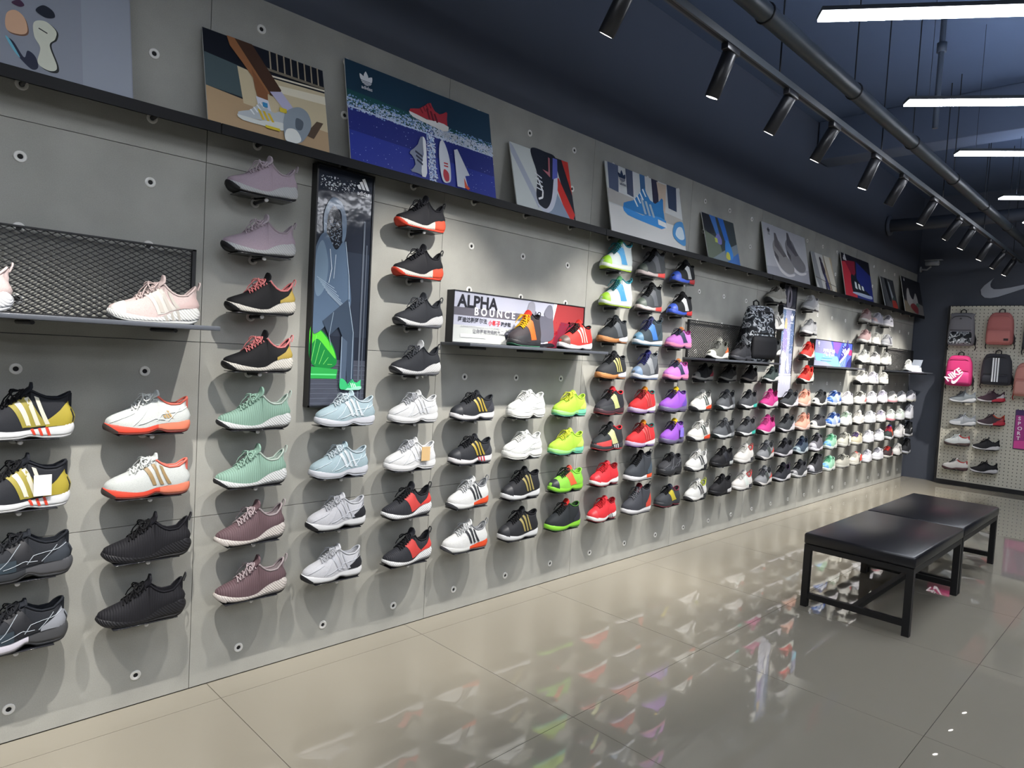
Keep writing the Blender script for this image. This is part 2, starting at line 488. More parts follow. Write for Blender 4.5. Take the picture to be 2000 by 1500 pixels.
for y, n, lit, sl in SPOTS:
    t = empty('track_spotlight', (1.2, y, 2.898))
    if n: lb = '%s black cylinder spotlight along the track, counting from the near end' % ORD[n]
    elif y > 2: lb = 'first black cylinder spotlight at the near end of the track, aimed steeply down'
    else: lb = 'black cylinder spotlight out of view on the near track, %s from its near end' % ['first', 'second', 'third', 'fourth'][[-1.2, -0.4, 0.45, 1.25].index(y)]
    tag(t, lb, 'spotlight', 'track spotlights')
    obj('track_adapter', ada_me, BLACKM, t)
    rot = Matrix.Rotation(math.atan2(-sl, -1), 4, 'Y').to_euler()
    h = obj('spot_head', body_me, BLACKM, t, (-0.004, 0, -0.027), rot)
    obj('lens', len_me, LENS if lit else M('3a3d42', 0.2), h)
    obj('arm', arm_me, M('6d7176', 0.35, metal=0.6), h)
    if lit:
        L = bpy.data.lights.new('spot_lamp', 'SPOT'); L.energy = SPOT_W * (.55 if abs(y - 1.25) < .01 else 1.12 if sl <= .5 else .62); L.color = (1.0, 0.95, 0.895)
        L.spot_size = math.radians(58 if y < 2 else 66); L.spot_blend = 0.7; L.shadow_soft_size = 0.013
        lo = bpy.data.objects.new('spot_lamp', L); COL.objects.link(lo); lo.parent = t
        d = Vector((-sl, 0, -1)).normalized()
        lo.location = Vector((-0.004, 0, -0.027)) + d * 0.212
        lo.rotation_euler = d.to_track_quat('-Z', 'Y').to_euler()

STRIP = M('f3f7ff', 0.4, 'plain', emit=STRIP_E); UP_FILL = M('cfe0ff', 0.4, 'plain', emit=UP_FILL_E)
def strip_light(x, y, label, ang=math.radians(35), L=1.3):
    t = empty('strip_light', (x, y, 3.0), (0, 0, ang))
    tag(t, label, 'strip light', 'pendant strip lights')
    mb = MB(); mb.box(0, L, 0.0, 0.095, 0.004, 0.022); obj('housing', mb, M('3a4048', 0.5), t)
    mb = MB(); mb.box(0.004, L - 0.004, 0.004, 0.091, -0.004, 0.004); obj('diffuser', mb, STRIP, t)
    mb = MB(); mb.box(0.03, L - 0.03, 0.03, 0.065, 0.022, 0.024); obj('top_diffuser', mb, UP_FILL, t)  # glowing slab added on top to lift the ceiling brightness
    for q in (0.12, L - 0.12):
        mb = MB(); mb.tube([(q, 0.047, 0.022), (q, 0.047, ZC - 3.022)], 0.0015, 5); obj('wire', mb, BLACKM, t)
for y, n in ((3.02, 'nearest and largest white pendant strip light'), (4.30, 'second white pendant strip light from the camera'),
             (5.48, 'third white pendant strip light from the camera'), (7.02, 'farthest white pendant strip light in view, smallest')):
    strip_light(1.55, y, n)
for x, y, lb in ((1.55, 0.4, 'white pendant strip light over the photographer, out of view'), (1.55, -1.2, 'white pendant strip light behind the photographer, out of view'), (1.55, 8.2, 'white pendant strip light past the farthest visible one')):
    strip_light(x, y, lb)
for x in (3.6, 5.4):
    for y in (-2.6, -0.2, 2.2, 4.6, 7.0):
        strip_light(x, y, 'strip light out of view, %s row from the shoe wall, %s from the back' % ('second' if x < 4 else 'third', ['first', 'second', 'third', 'fourth', 'fifth'][int((y + 2.7) / 2.4)]), -PI / 4)

# security camera on the dark end wall
t = empty('security_camera', (0.03, 10.62, 2.9)); tag(t, 'small grey security camera bracketed above the posters in the corner', 'camera')
mb = MB(); mb.lathe([(0, 0.04), (0.012, 0.04), (0.012, 0.012)], 'x', 16); obj('base', mb, M('8a8d90', 0.5), t)
mb = MB(); mb.tube([(0.01, 0, 0), (0.09, -0.04, -0.01), (0.14, -0.05, 0.03)], 0.012, 8); obj('bracket', mb, M('8a8d90', 0.5), t)
mb = MB(); mb.lathe([(-0.09, 0.0), (-0.09, 0.036), (0.06, 0.036), (0.075, 0.03), (0.075, 0.0)], 'x', 18, o=(0.16, -0.05, 0.075)); obj('housing', mb, M('96999c', 0.45), t)
mb = MB(); mb.box(0.06, 0.27, -0.09, -0.01, 0.11, 0.116, bev=0.002); obj('sun_shield', mb, M('a2a5a8', 0.45), t)

# ------------------------------------------------------------------ long top shelf and its posters
SHELF = M('0d0e11', 0.55, 'paint', spec=0.25)
seg = [-1.37, 1.03, 3.43, 5.83, 8.23, 10.62]
for i in range(5):
    t = empty('poster_shelf', (0, seg[i], 2.25))
    tag(t, '%s length of the long black poster ledge, counting from the left edge' % ['first', 'second', 'third', 'fourth', 'last'][i], 'shelf', 'black poster ledge')
    L = seg[i + 1] - seg[i] - 0.004
    mb = MB(); mb.box(0.001, 0.13, 0, L, 0, 0.005); obj('plate', mb, SHELF, t)
    mb = MB(); mb.box(0.126, 0.131, 0, L, -0.034, 0.005); obj('front_lip', mb, SHELF, t)
    for c in range(-6, 24):
        y = colY(c)
        if seg[i] < y < seg[i + 1]:
            mb = MB(); mb.tube([(0.0, y - seg[i], -0.009), (0.1, y - seg[i], -0.009)], 0.007, 8); p = obj('support_rod', mb, M('2a2b2e', 0.4), t)
            mb = MB(); mb.lathe([(0.1, 0.0085), (0.112, 0.0085), (0.113, 0.0)], 'x', 10, o=(0, y - seg[i], -0.009)); obj('end_cap', mb, CHROME, p)

def poster(y0, y1, h, art, label, name='poster'):
    """board leaning on the ledge; art(Print)"""
    w = y1 - y0
    ang = -math.atan2(0.095, h)
    t = empty(name, (0.112, y0, 2.256), (0, ang, 0)); tag(t, label, 'poster', 'posters leaning on the long ledge')
    mb = MB(); mb.box(-0.006, 0, 0, w, 0, h); obj('board', mb, M('d8d8d6', 0.5), t)
    p = Print(w, h, 0.0003); art(p); p.build(t, rough=0.3)
    return t

def art_soles(p):
    p.rect('8f949e', 0, 0, 1, 1); p.rect('9aa0aa', .865, 0, .997, 1)
    A = lambda pts: [(.712 + (u - .5) * .30, v * .46) for u, v in pts]
    B = lambda pts: [(.776 + (u - .715) * .46, v * .46) for u, v in pts]
    p.smooth('7c5b47', A([(.41, .54), (.41, .78), (.48, .88), (.55, .80), (.57, .60), (.51, .52)]))
    p.smooth('d9b08f', A([(.40, .56), (.40, .8), (.47, .9), (.54, .82), (.56, .62), (.5, .54)]))
    p.smooth('20253a', A([(.40, .42), (.46, .24), (.58, .05), (.64, .1), (.62, .26), (.56, .32), (.53, .2), (.45, .40)]))
    p.smooth('6fb6c9', A([(.39, .44), (.42, .42), (.5, .18), (.45, .26)]))
    p.smooth('22251f', B([(.66, .56), (.66, .78), (.72, .86), (.775, .76), (.77, .62), (.74, .5), (.775, .22), (.77, .1), (.72, .08), (.675, .16), (.69, .4)]))
    p.smooth('d4d6c4', B([(.65, .58), (.65, .8), (.71, .87), (.765, .77), (.76, .63), (.73, .5), (.765, .22), (.755, .12), (.71, .1), (.665, .18), (.68, .42)]))
    p.line('3a3d38', [(.757, .335), (.778, .315)], .004)
    p.smooth('20242c', B([(.66, 1.0), (.70, 1.12), (.75, 1.08), (.76, .98), (.71, .93)])); p.smooth('4a2f45', A([(.44, 1.0), (.5, 1.08), (.54, 1.02), (.5, .97)]))
    p.smooth('d9dbd6', [(.2, .3), (.22, .7), (.3, .78), (.36, .6), (.33, .3)])
def art_legs(p):
    p.rect('191c24', 0, 0, 1, 1)
    p.poly('b49a78', [(0, 0), (1, 0), (1, .36), (.3, .34), (0, .38)])
    p.poly('4d5c5f', [(0, .42), (0, .74), (.3, .7), (.32, .36), (0, .38)])
    p.poly('cdbf9d', [(.28, .3), (.25, .7), (.42, .68), (1, .72), (1, .25)])
    p.poly('e6dfc8', [(.5, .62), (1, .68), (1, .58), (.5, .54)])
    p.poly('e6dfc8', [(.48, .72), (1, .76), (1, .74), (.48, .70)])
    for i in range(8):
        x = .52 + .06 * i; p.rect('a89c86', x, .78, x + .012, 1)
    p.rect('7d7565', .48, .76, 1, .79)
    p.poly('5a4a3a', [(.78, .14), (.9, .34), (.96, .34), (.86, .12)])
    p.poly('4a3427', [(.2, 1), (.38, 1), (.6, .58), (.58, .48), (.5, .48)])
    p.poly('9c6a45', [(.18, 1), (.24, 1), (.5, .5), (.46, .46), (.3, .74), (.2, .9)])
    p.poly('8a5c3c', [(.36, .72), (.48, .5), (.48, .38), (.4, .38), (.38, .5)])
    p.poly('d7dbe6', [(.38, .42), (.48, .41), (.52, .18), (.42, .14)])
    p.poly('b9b7d2', [(.5, .52), (.6, .56), (.74, .34), (.68, .26)])
    p.shoe('b8bfc2', 'd9dcd6', .22 * p.w, .1 * p.h, .4 * p.w, 0.02, 'd8b93a', 'e8ecec')
    p.smooth('8d98a0', [(.6, .02), (.6, .24), (.64, .36), (.74, .44), (.82, .4), (.84, .25), (.76, .06), (.68, .0)])
    p.smooth('e2e4de', [(.6, .02), (.62, .14), (.7, .16), (.74, .06), (.68, .0)])
    p.smooth('5a636c', [(.7, .18), (.71, .3), (.77, .28), (.75, .18)])
    p.rect('d9c33c', .44, .09, .56, .12); p.rect('d9c33c', .57, .32, .63, .37); p.rect('3e8fc2', .43, .32, .47, .37)
def art_blue(p):
    p.rect('1c3a4e', 0, 0, 1, 1)
    p.poly('1d5050', [(0, .56), (0, .7), (1, .64), (1, .5)])
    p.poly('2c3a9a', [(0, 0), (1, 0), (1, .5), (0, .53)])
    p.poly('242c7c', [(0, .3), (1, .26), (1, .5), (0, .53)])
    p.specks('c9d8ef', 0, .51, 1, .62, 900, .006, 3); p.specks('8fb2e2', 0, .5, 1, .66, 700, .005, 4)
    p.specks('dfe8f5', .55, .5, 1, .6, 500, .007, 6)
    p.poly('cfdcf2', [(0, .525), (1, .49), (1, .5), (0, .537)])
    p.poly('9fbbe6', [(.495, 0), (.545, 0), (.545, .56), (.495, .56)])
    p.specks('e6eefa', .495, 0, .55, .56, 260, .006, 8); p.specks('27337e', .495, 0, .55, .56, 140, .005, 9)
    p.specks('b9c8ee', 0, 0, 1, .48, 150, .0025, 5)
    p.trefoil('e8ecf0', '1c3a4e', .12 * p.w, .86 * p.h, .14 * p.h)
    p.shoe('b8333c', 'e6e6e2', .38 * p.w, .64 * p.h, .27 * p.w, -.1, '6d1c24', '7d2028')
    p.shoe('8b93a4', 'eef0f2', .475 * p.w, .03 * p.h, .23 * p.w, PI / 2 - .05, '2c3144', None, True)
    p.smooth('d7dce4', [(.575, .1), (.57, .3), (.585, .46), (.615, .47), (.645, .3), (.645, .08), (.62, .03), (.59, .03)])
    p.smooth('c43a44', [(.59, .1), (.6, .17), (.63, .14), (.63, .06), (.605, .04)])
    p.poly('d7dce4', [(.69, .02), (.685, .42), (.71, .44), (.735, .36), (.79, .18), (.755, .16), (.77, .05), (.745, .02)])
    p.poly('d9542e', [(.745, .14), (.765, .06), (.785, .03), (.77, .01), (.745, .03)])
    p.rect('c43a44', .6, .2, .63, .215); p.rect('c43a44', .6, .23, .63, .245)
def art_black_runner(p):
    p.rect('c9cfcb', 0, 0, 1, 1)
    p.poly('a9b0bd', [(0, .85), (.35, .05), (.42, .12), (.05, .95), (0, 1)])
    p.poly('c2301f', [(.86, 1), (1, 1), (1, .4), (.9, .6)]); p.poly('1a1a1e', [(.74, 1), (.88, 1), (1, .42), (1, 0), (.9, .06)])
    p.poly('cf2e1e', [(.68, .62), (.78, .66), (1, .1), (.95, 0), (.86, 0)])
    p.poly('8695a8', [(.5, 0), (.9, 0), (.7, .42), (.62, .4)])
    p.smooth('1b1c22', [(.34, 1.0), (.4, .6), (.34, .25), (.4, .06), (.5, .04), (.62, .2), (.72, .55), (.78, .98), (.6, 1.04)])
    p.smooth('c8ccd8', [(.34, .12), (.45, .0), (.6, .1), (.72, .4), (.76, .72), (.7, .66), (.6, .26), (.48, .07)])
    p.poly('5a62b5', [(.66, .6), (.72, .98), (.8, .98), (.76, .66)])
    p.line('e8e8e8', [(.4, .55), (.46, .34), (.44, .24), (.37, .2)], .012)
    for i in range(4): p.line('dfe2e4', [(.36, .62 - .08 * i), (.47, .56 - .07 * i)], .008)
    p.poly('b06a70', [(.5, .72), (.62, .62), (.66, .95), (.63, .96), (.6, .7)], False)
    p.poly('1b1c22', [(.53, .74), (.6, .7), (.63, .94), (.61, .76)])
def art_blue_shoe(p):
    p.rect('cfd2d0', 0, 0, 1, 1); p.poly('b9b6ae', [(0, .42), (1, .34), (1, .5), (0, .62)])
    p.poly('e0dfda', [(0, 0), (1, 0), (1, .36), (0, .4)])
    for x, w, c in ((.02, .14, '566079'), (.24, .1, '4a5266'), (.42, .08, '3f6a94'), (.58, .1, '332f42'), (.8, .15, '39465e')):
        p.poly(c, [(x, .62), (x + w * .8, .6), (x + w, 1), (x + .01, 1)])
    p.poly('c9b59f', [(.66, .98), (.8, .98), (.74, .52), (.68, .5)])
    p.shoe('2f7fc0', '3f95dd', .16 * p.w, .3 * p.h, .56 * p.w, -.06, 'aab9c4', 'e6ebee')
    p.poly('e9ecec', [(.62, .3), (.74, .28), (.73, .36), (.62, .38)])
    p.smooth('4c93cc', [(.82, .2), (.86, .38), (.96, .46), (1.0, .4), (1.0, .1), (.9, .1)])
    p.smooth('d5e3ec', [(.86, .22), (.9, .34), (.97, .36), (.99, .2), (.92, .16)])
    p.trefoil('1f3150', 'cfd2d0', .19 * p.w, .85 * p.h, .17 * p.h)
def art_small_blue(p):
    p.rect('3b423f', 0, 0, 1, 1); p.poly('232327', [(0, 1), (.3, 1), (.3, .6), (.1, .55), (0, .7)])
    p.poly('6a7361', [(0, .6), (.4, .5), (.5, 0), (0, 0)]); p.poly('7d8a90', [(.1, 0), (.6, .3), (1, .5), (1, 0)])
    p.poly('3d6fb5', [(.55, 0), (1, .3), (1, 0)])
    p.poly('3f6fb4', [(.22, 1), (.4, 1), (.46, .6), (.36, .56)]); p.poly('2e6bc4', [(.48, 1), (.66, 1), (.74, .5), (.6, .5)])
    p.smooth('7a79b6', [(.3, .5), (.42, .62), (.5, .5), (.46, .38), (.34, .4)]); p.rect('b9c24a', .28, .4, .36, .5)
    p.smooth('3c86d2', [(.56, .2), (.62, .5), (.74, .48), (.8, .2), (.7, .08)]); p.smooth('c8c348', [(.56, .1), (.6, .24), (.68, .22), (.68, .08)])
def art_grey_shoes(p):
    p.rect('b3b4b8', 0, 0, 1, 1); p.poly('9a9ba3', [(0, 0), (1, 0), (1, .3), (0, .16)])
    for dx, dy, c1, c2 in ((.3, .1, '77767a', '55545a'), (0, 0, '8c8a8a', '625f62')):
        p.smooth(c1, [(.2 + dx, .42 + dy), (.18 + dx, .62 + dy), (.26 + dx, .74 + dy), (.36 + dx, .7 + dy), (.46 + dx, .5 + dy), (.62 + dx, .3 + dy), (.6 + dx, .16 + dy), (.46 + dx, .12 + dy), (.3 + dx, .22 + dy)])
        p.poly(c2, [(.22 + dx, .6 + dy), (.24 + dx, .86 + dy), (.28 + dx, .86 + dy), (.34 + dx, .66 + dy), (.48 + dx, .46 + dy), (.4 + dx, .42 + dy)])
        p.smooth('d4d2d2', [(.18 + dx, .4 + dy), (.3 + dx, .2 + dy), (.46 + dx, .1 + dy), (.62 + dx, .14 + dy), (.6 + dx, .09 + dy), (.44 + dx, .05 + dy), (.28 + dx, .14 + dy)])
        p.poly('4e4b50', [(.2 + dx, .4 + dy), (.2 + dx, .5 + dy), (.28 + dx, .4 + dy), (.28 + dx, .28 + dy)])
    p.trefoil('34333a', 'b3b4b8', .12 * p.w, .87 * p.h, .11 * p.h)
def art_player(p):
    p.rect('c6c6c2', 0, 0, 1, 1); p.poly('8d8f92', [(0, 1), (.16, 1), (.3, 0), (.12, 0), (0, .3)])
    p.rect('b7a88c', .56, 0, 1, 1); p.poly('d8d3c4', [(.6, 1), (.9, 1), (1, .2), (.9, 0), (.74, 0)])
    p.line('4a4436', [(.58, 1), (.76, 0)], .012); p.line('4a4436', [(0, .3), (1, .16)], .008)
    p.smooth('2b2630', [(.34, .86), (.4, .92), (.46, .84), (.42, .76)])
    p.poly('3a3444', [(.36, .78), (.48, .78), (.56, .56), (.52, .4), (.4, .44)]); p.poly('41446e', [(.4, .46), (.54, .44), (.66, .06), (.6, 0), (.5, .1), (.48, .3)])
    p.poly('2c2a38', [(.44, .2), (.5, .2), (.52, 0), (.44, 0)])
def art_red_blue(p):
    p.rect('1d1d28', 0, 0, 1, 1); p.poly('c63442', [(0, 0), (.48, 0), (.42, .4), (.3, .84), (0, .8)])
    p.poly('27327e', [(.4, 0), (1, 0), (1, .66), (.5, .9), (.44, .4)]); p.poly('8d2238', [(.1, .84), (.46, .9), (.44, .6), (.3, .5)])
    p.smooth('18222a', [(.26, .16), (.26, .52), (.4, .52), (.62, .3), (.86, .18), (.8, .1), (.4, .12)])
    p.smooth('a9b6cf', [(.24, .12), (.4, .08), (.9, .06), (.94, .14), (.8, .14), (.5, .15)])
    for i in range(3): p.poly('dbe3e6', [(.36 + .12 * i, .24), (.44 + .12 * i, .22), (.42 + .12 * i, .38 - .03 * i), (.36 + .12 * i, .4 - .03 * i)])
    p.bars('e6e6ea', .06 * p.w, .84 * p.h, .13 * p.w, False)
def art_street(p):
    p.rect('3a3c40', 0, 0, 1, 1)
    for i in range(6): p.line('85888c', [(.02 + .1 * i, 1), (.2 + .1 * i, 0)], .012)
    p.poly('15171a', [(.3, 1), (.46, 1), (.56, .3), (.42, .2)]); p.poly('9aa2aa', [(.5, .9), (.62, .9), (.76, .4), (.62, .3)])
    p.smooth('b23a30', [(.6, .02), (.62, .26), (.84, .3), (.98, .06), (.84, 0)]); p.poly('35605a', [(.66, .26), (.78, .42), (.86, .3)])
def art_white_hi(p):
    p.rect('23242a', 0, 0, 1, 1); p.poly('9c9078', [(0, 0), (1, 0), (1, .12), (.3, .3), (0, .34)]); p.poly('8f8a86', [(.4, 0), (1, 0), (1, .3), (.7, .36)])
    for i in range(5): p.line('4d4a4c', [(.1 + .05 * i, .8), (.06 + .06 * i, .3)], .006)
    p.smooth('c4c1bf', [(.16, .3), (.2, .62), (.3, .7), (.36, .5), (.5, .42), (.64, .62), (.72, .5), (.72, .24), (.4, .16)])
    p.smooth('8f3236', [(.3, .22), (.5, .3), (.7, .2), (.66, .02), (.4, .1)]); p.smooth('5d8472', [(.62, .3), (.74, .34), (.8, .26), (.68, .22)])
    p.poly('d8d8da', [(.1, .9), (.14, .98), (.16, .88)])

poster(-0.40, 0.728, 0.47, art_soles, 'grey poster of shoe insoles and cut parts at the far left')
poster(0.984, 1.495, 0.385, art_legs, 'poster of legs in white socks and pale trainers on a doorstep')
poster(1.600, 2.484, 0.475, art_blue, 'large dark blue poster with white sports logo and red running shoe')
poster(2.645, 3.145, 0.375, art_black_runner, 'poster of a black running shoe close-up with red diagonal')
poster(3.505, 4.405, 0.47, art_blue_shoe, 'pale poster of a bright blue trainer walking on a street')
poster(4.740, 5.255, 0.37, art_small_blue, 'small dark green and blue poster of a runner')
poster(5.765, 6.70, 0.475, art_grey_shoes, 'light grey poster of a pair of grey lace-up trainers')
poster(6.88, 7.40, 0.375, art_player, 'pale poster of a figure dressed in blue by a doorway')
poster(7.66, 8.56, 0.475, art_red_blue, 'red and blue poster of a dark shoe with three white stripes')
poster(8.99, 9.50, 0.375, art_street, 'small dark street poster second from the corner')
poster(9.80, 10.66, 0.475, art_white_hi, 'dark poster of white high shoes nearest the corner')

# ------------------------------------------------------------------ tall framed posters
def tall_poster(yc, art, label):
    t = empty('tall_poster', (0.0005, yc - 0.147, 1.152)); tag(t, label, 'poster', 'tall framed posters')
    W_, H_, D_ = 0.294, 1.076, 0.045
    mb = MB(); mb.box(0, D_ - 0.004, 0, W_, 0, H_); obj('box_frame', mb, M('131418', 0.4), t)
    p = Print(W_, H_, D_ - 0.0035); art(p); p.build(t, rough=0.09, kind='gloss_print')
    for a in ((0, W_, 0, 0.008), (0, W_, H_ - 0.008, H_), (0, 0.007, 0, H_), (W_ - 0.007, W_, 0, H_)):
        mb = MB(); mb.box(D_ - 0.004, D_ + 0.003, a[0], a[1], a[2], a[3]); obj('frame_edge', mb, M('131418', 0.35), t)
def art_hood(p):
    p.rect('262b36', 0, 0, 1, 1); p.rect('2e3542', 0, .3, 1, .66); p.rect('484c58', 0, 0, 1, .2)
    for i in range(9): p.rect('565b68', 0, .015 + .02 * i, 1, .019 + .02 * i)
    p.rect('5c6470', .84, 0, .87, .8); p.rect('525a66', .9, 0, .92, .7)
    p.smooth('1f7a3a', [(0, .2), (0, .34), (.14, .33), (.36, .27), (.46, .2), (.4, .17), (.2, .16)])
    p.smooth('55c23c', [(0, .26), (0, .335), (.16, .32), (.36, .26), (.44, .205), (.3, .24), (.12, .285)])
    p.poly('2f9a4a', [(0, .12), (.46, .12), (.48, .16), (0, .17)]); p.poly('68e08a', [(0, .135), (.46, .135), (.46, .14), (0, .14)])
    for i in range(5): p.line('77d66a', [(.02 + .07 * i, .18), (.1 + .07 * i, .3 - .03 * i)], .002)
    p.smooth('63758a', [(.16, .7), (.14, .8), (.26, .87), (.42, .86), (.52, .8), (.52, .72), (.46, .7), (.42, .82), (.24, .81), (.2, .7)])
    p.smooth('171b24', [(.2, .7), (.2, .79), (.3, .84), (.42, .8), (.46, .72), (.4, .67), (.26, .67)])
    p.specks('7f8c9a', .24, .68, .44, .78, 90, .0035, 3)
    p.smooth('52647a', [(.02, .34), (.0, .6), (.08, .7), (.2, .72), (.36, .66), (.5, .7), (.58, .6), (.66, .44), (.5, .42), (.3, .36), (.1, .31)])
    p.smooth('6b7f92', [(.02, .52), (.04, .64), (.14, .69), (.24, .6), (.2, .5), (.08, .46)])
    for i in range(7): p.line('8fa2b3', [(.06 + .03 * i, .54 - .01 * i), (.36 + .04 * i, .5 - .016 * i)], .003)
    p.line('c5d2dd', [(.26, .66), (.3, .58), (.26, .52)], .003); p.line('a9bac8', [(.36, .64), (.34, .54)], .003); p.line('9fb2c4', [(.52, .7), (.6, .56), (.62, .46)], .003)
    p.poly('3a4656', [(.18, .36), (.6, .46), (.74, .3), (.76, .1), (.64, .1), (.6, .26), (.46, .34), (.3, .3)])
    p.poly('4a586a', [(.5, .1), (.62, .1), (.62, .28), (.52, .3)])
    p.line('93a6b8', [(.62, .45), (.72, .32), (.72, .12)], .003); p.line('93a6b8', [(.52, .3), (.53, .12)], .0025); p.line('7a8b9c', [(.36, .4), (.3, .3), (.34, .26)], .003)
    p.shoe('43c27c', '9be8c0', .56 * p.w, .072 * p.h, .34 * p.w, .02, 'c9ffd9', '2b8b58')
    p.smooth('3bb06f', [(.52, .08), (.52, .12), (.6, .115), (.66, .09), (.62, .076)])
    p.bars('f2f4f6', .68 * p.w, .93 * p.h, .26 * p.w)
    p.specks('cfd6dc', .05, .9, .64, .955, 120, .004, 12)
def art_model(p):
    p.rect('8e93ad', 0, 0, 1, 1); p.rect('a3a7c6', .3, 0, .7, .78); p.rect('6f86a6', 0, .5, .3, .78); p.rect('5d6f92', .72, .4, 1, .79)
    p.rect('3b3b44', 0, .79, 1, 1); p.smooth('7a7780', [(.3, .82), (.34, .98), (.6, .96), (.66, .84), (.5, .8)]); p.smooth('2c2a30', [(.42, .86), (.46, .95), (.56, .92), (.52, .85)])
    p.rect('e6e8ee', 0, .785, 1, .797); p.rect('f0f0f6', 0, .205, 1, .217)
    p.trefoil('f0f2f6', '5d6f92', .76 * p.w, .72 * p.h, .07 * p.h)
    p.smooth('c9b48c', [(.24, .62), (.26, .7), (.38, .7), (.42, .63), (.34, .6)])
    p.smooth('8f86b6', [(.16, .46), (.2, .6), (.42, .6), (.5, .48), (.4, .4), (.24, .4)]); p.smooth('e9e6da', [(.1, .36), (.2, .42), (.4, .4), (.56, .36), (.4, .32), (.2, .32)])
    p.smooth('c9cbe0', [(.16, .2), (.14, .34), (.4, .34), (.44, .22)]); p.poly('eef0f6', [(.52, .26), (.62, .4), (.78, .26), (.7, .22)])
    p.rect('c7c8d6', 0, 0, 1, .2)
    for i in range(14): p.line('a2a4b6', [(.02 + .07 * i, .02), (.04 + .07 * i, .16 - .02 * (i % 3))], .004)
    p.specks('dfe0f0', .05, .2, .95, .78, 200, .005, 11)
tall_poster(colY(1), art_hood, 'tall dark poster of a hooded figure wearing bright green shoes')
tall_poster(colY(13), art_model, 'tall pale lilac poster between the camouflage backpack and red shoes')

# ------------------------------------------------------------------ display shelves with mesh backs and sign boxes
def shelf_board(k, label, x1=0.28, ext=0.0):
    t = empty('display_shelf', (0, Y0 + PW * k + 0.02, 1.465)); tag(t, label, 'shelf', 'narrow display shelves')
    mb = MB(); mb.box(0.001, x1, 0, PW - 0.06 + ext, 0, 0.016, bev=0.002); obj('board', mb, M('4a4e55', 0.35, 'paint'), t)
    for q in (0.14, PW / 2 - 0.02, PW - 0.2):
        mb = MB(); mb.tube([(0, q, -0.008), (x1 - 0.04, q, -0.008)], 0.007, 8); obj('support_rod', mb, M('2a2b2e', 0.4), t)
    return t
def mesh_back(k, label, cell=(0.033, 0.0185)):
    t = empty('mesh_panel', (0.03, Y0 + PW * k + 0.02, 1.483)); tag(t, label, 'mesh panel', 'black wire mesh back panels')
    W_, H_ = PW - 0.06, 0.292
    for a in ((0, W_, 0, 0.006), (0, W_, H_ - 0.006, H_), (0, 0.012, 0, H_), (W_ - 0.014, W_, 0, H_)):
        mb = MB(); mb.box(-0.008, 0.01, *a); obj('frame_bar', mb, BLACK, t)
    mb = MB(); cw, ch = cell; m_ = ch / cw; hw = 0.0017
    for sgn in (1, -1):
        y = -H_ / m_ - cw
        while y < W_ + H_ / m_ + cw:
            # strand: z = m*(yy-y)*sgn..., clipped to the frame
            pts = []
            for z in (0, H_):
                yy = y + sgn * z / m_ if sgn > 0 else y - z / m_
                pts.append([yy, z])
            (ya, za), (yb, zb) = pts
            def clip(ya, za, yb, zb):
                t0, t1 = 0.0, 1.0
                for p_, q_ in ((-(yb - ya), ya), (yb - ya, W_ - ya)):
                    if abs(p_) < 1e-9: continue
                    r_ = q_ / p_
                    if p_ < 0: t0 = max(t0, r_)
                    else: t1 = min(t1, r_)
                if t0 >= t1: return None
                return (ya + (yb - ya) * t0, za + (zb - za) * t0, ya + (yb - ya) * t1, za + (zb - za) * t1)
            c = clip(ya, za, yb, zb)
            if c:
                a, b = Vector((0, c[0], c[1])), Vector((0, c[2], c[3])); d = (b - a).normalized(); n = Vector((0, -d.z, d.y)) * hw; x = Vector((0.0011, 0, 0))
                mb.add([a - n - x, a + n - x, a + n + x, a - n + x, b - n - x, b + n - x, b + n + x, b - n + x],
                       [(0, 1, 5, 4), (1, 2, 6, 5), (2, 3, 7, 6), (3, 0, 4, 7)])
            y += cw
    obj('wire_mesh', mb, BLACK, t)
shelf_board(-1, 'grey display shelf holding pale pink shoes at the left edge', 0.3)
mesh_back(-1, 'black wire mesh panel behind the pale pink shoes at the left')
shelf_board(1, 'grey display shelf in front of the white and red sign box', 0.24)
shelf_board(3, 'grey display shelf carrying the camouflage backpack', 0.28)
mesh_back(3, 'black wire mesh panel beside the camouflage backpack')
shelf_board(5, 'grey display shelf under the blue and purple sign box', 0.2)
shelf_board(7, 'grey display shelf in the corner with a white shoe and clear stand', 0.3)
mesh_back(7, 'black wire mesh panel on the corner display shelf')

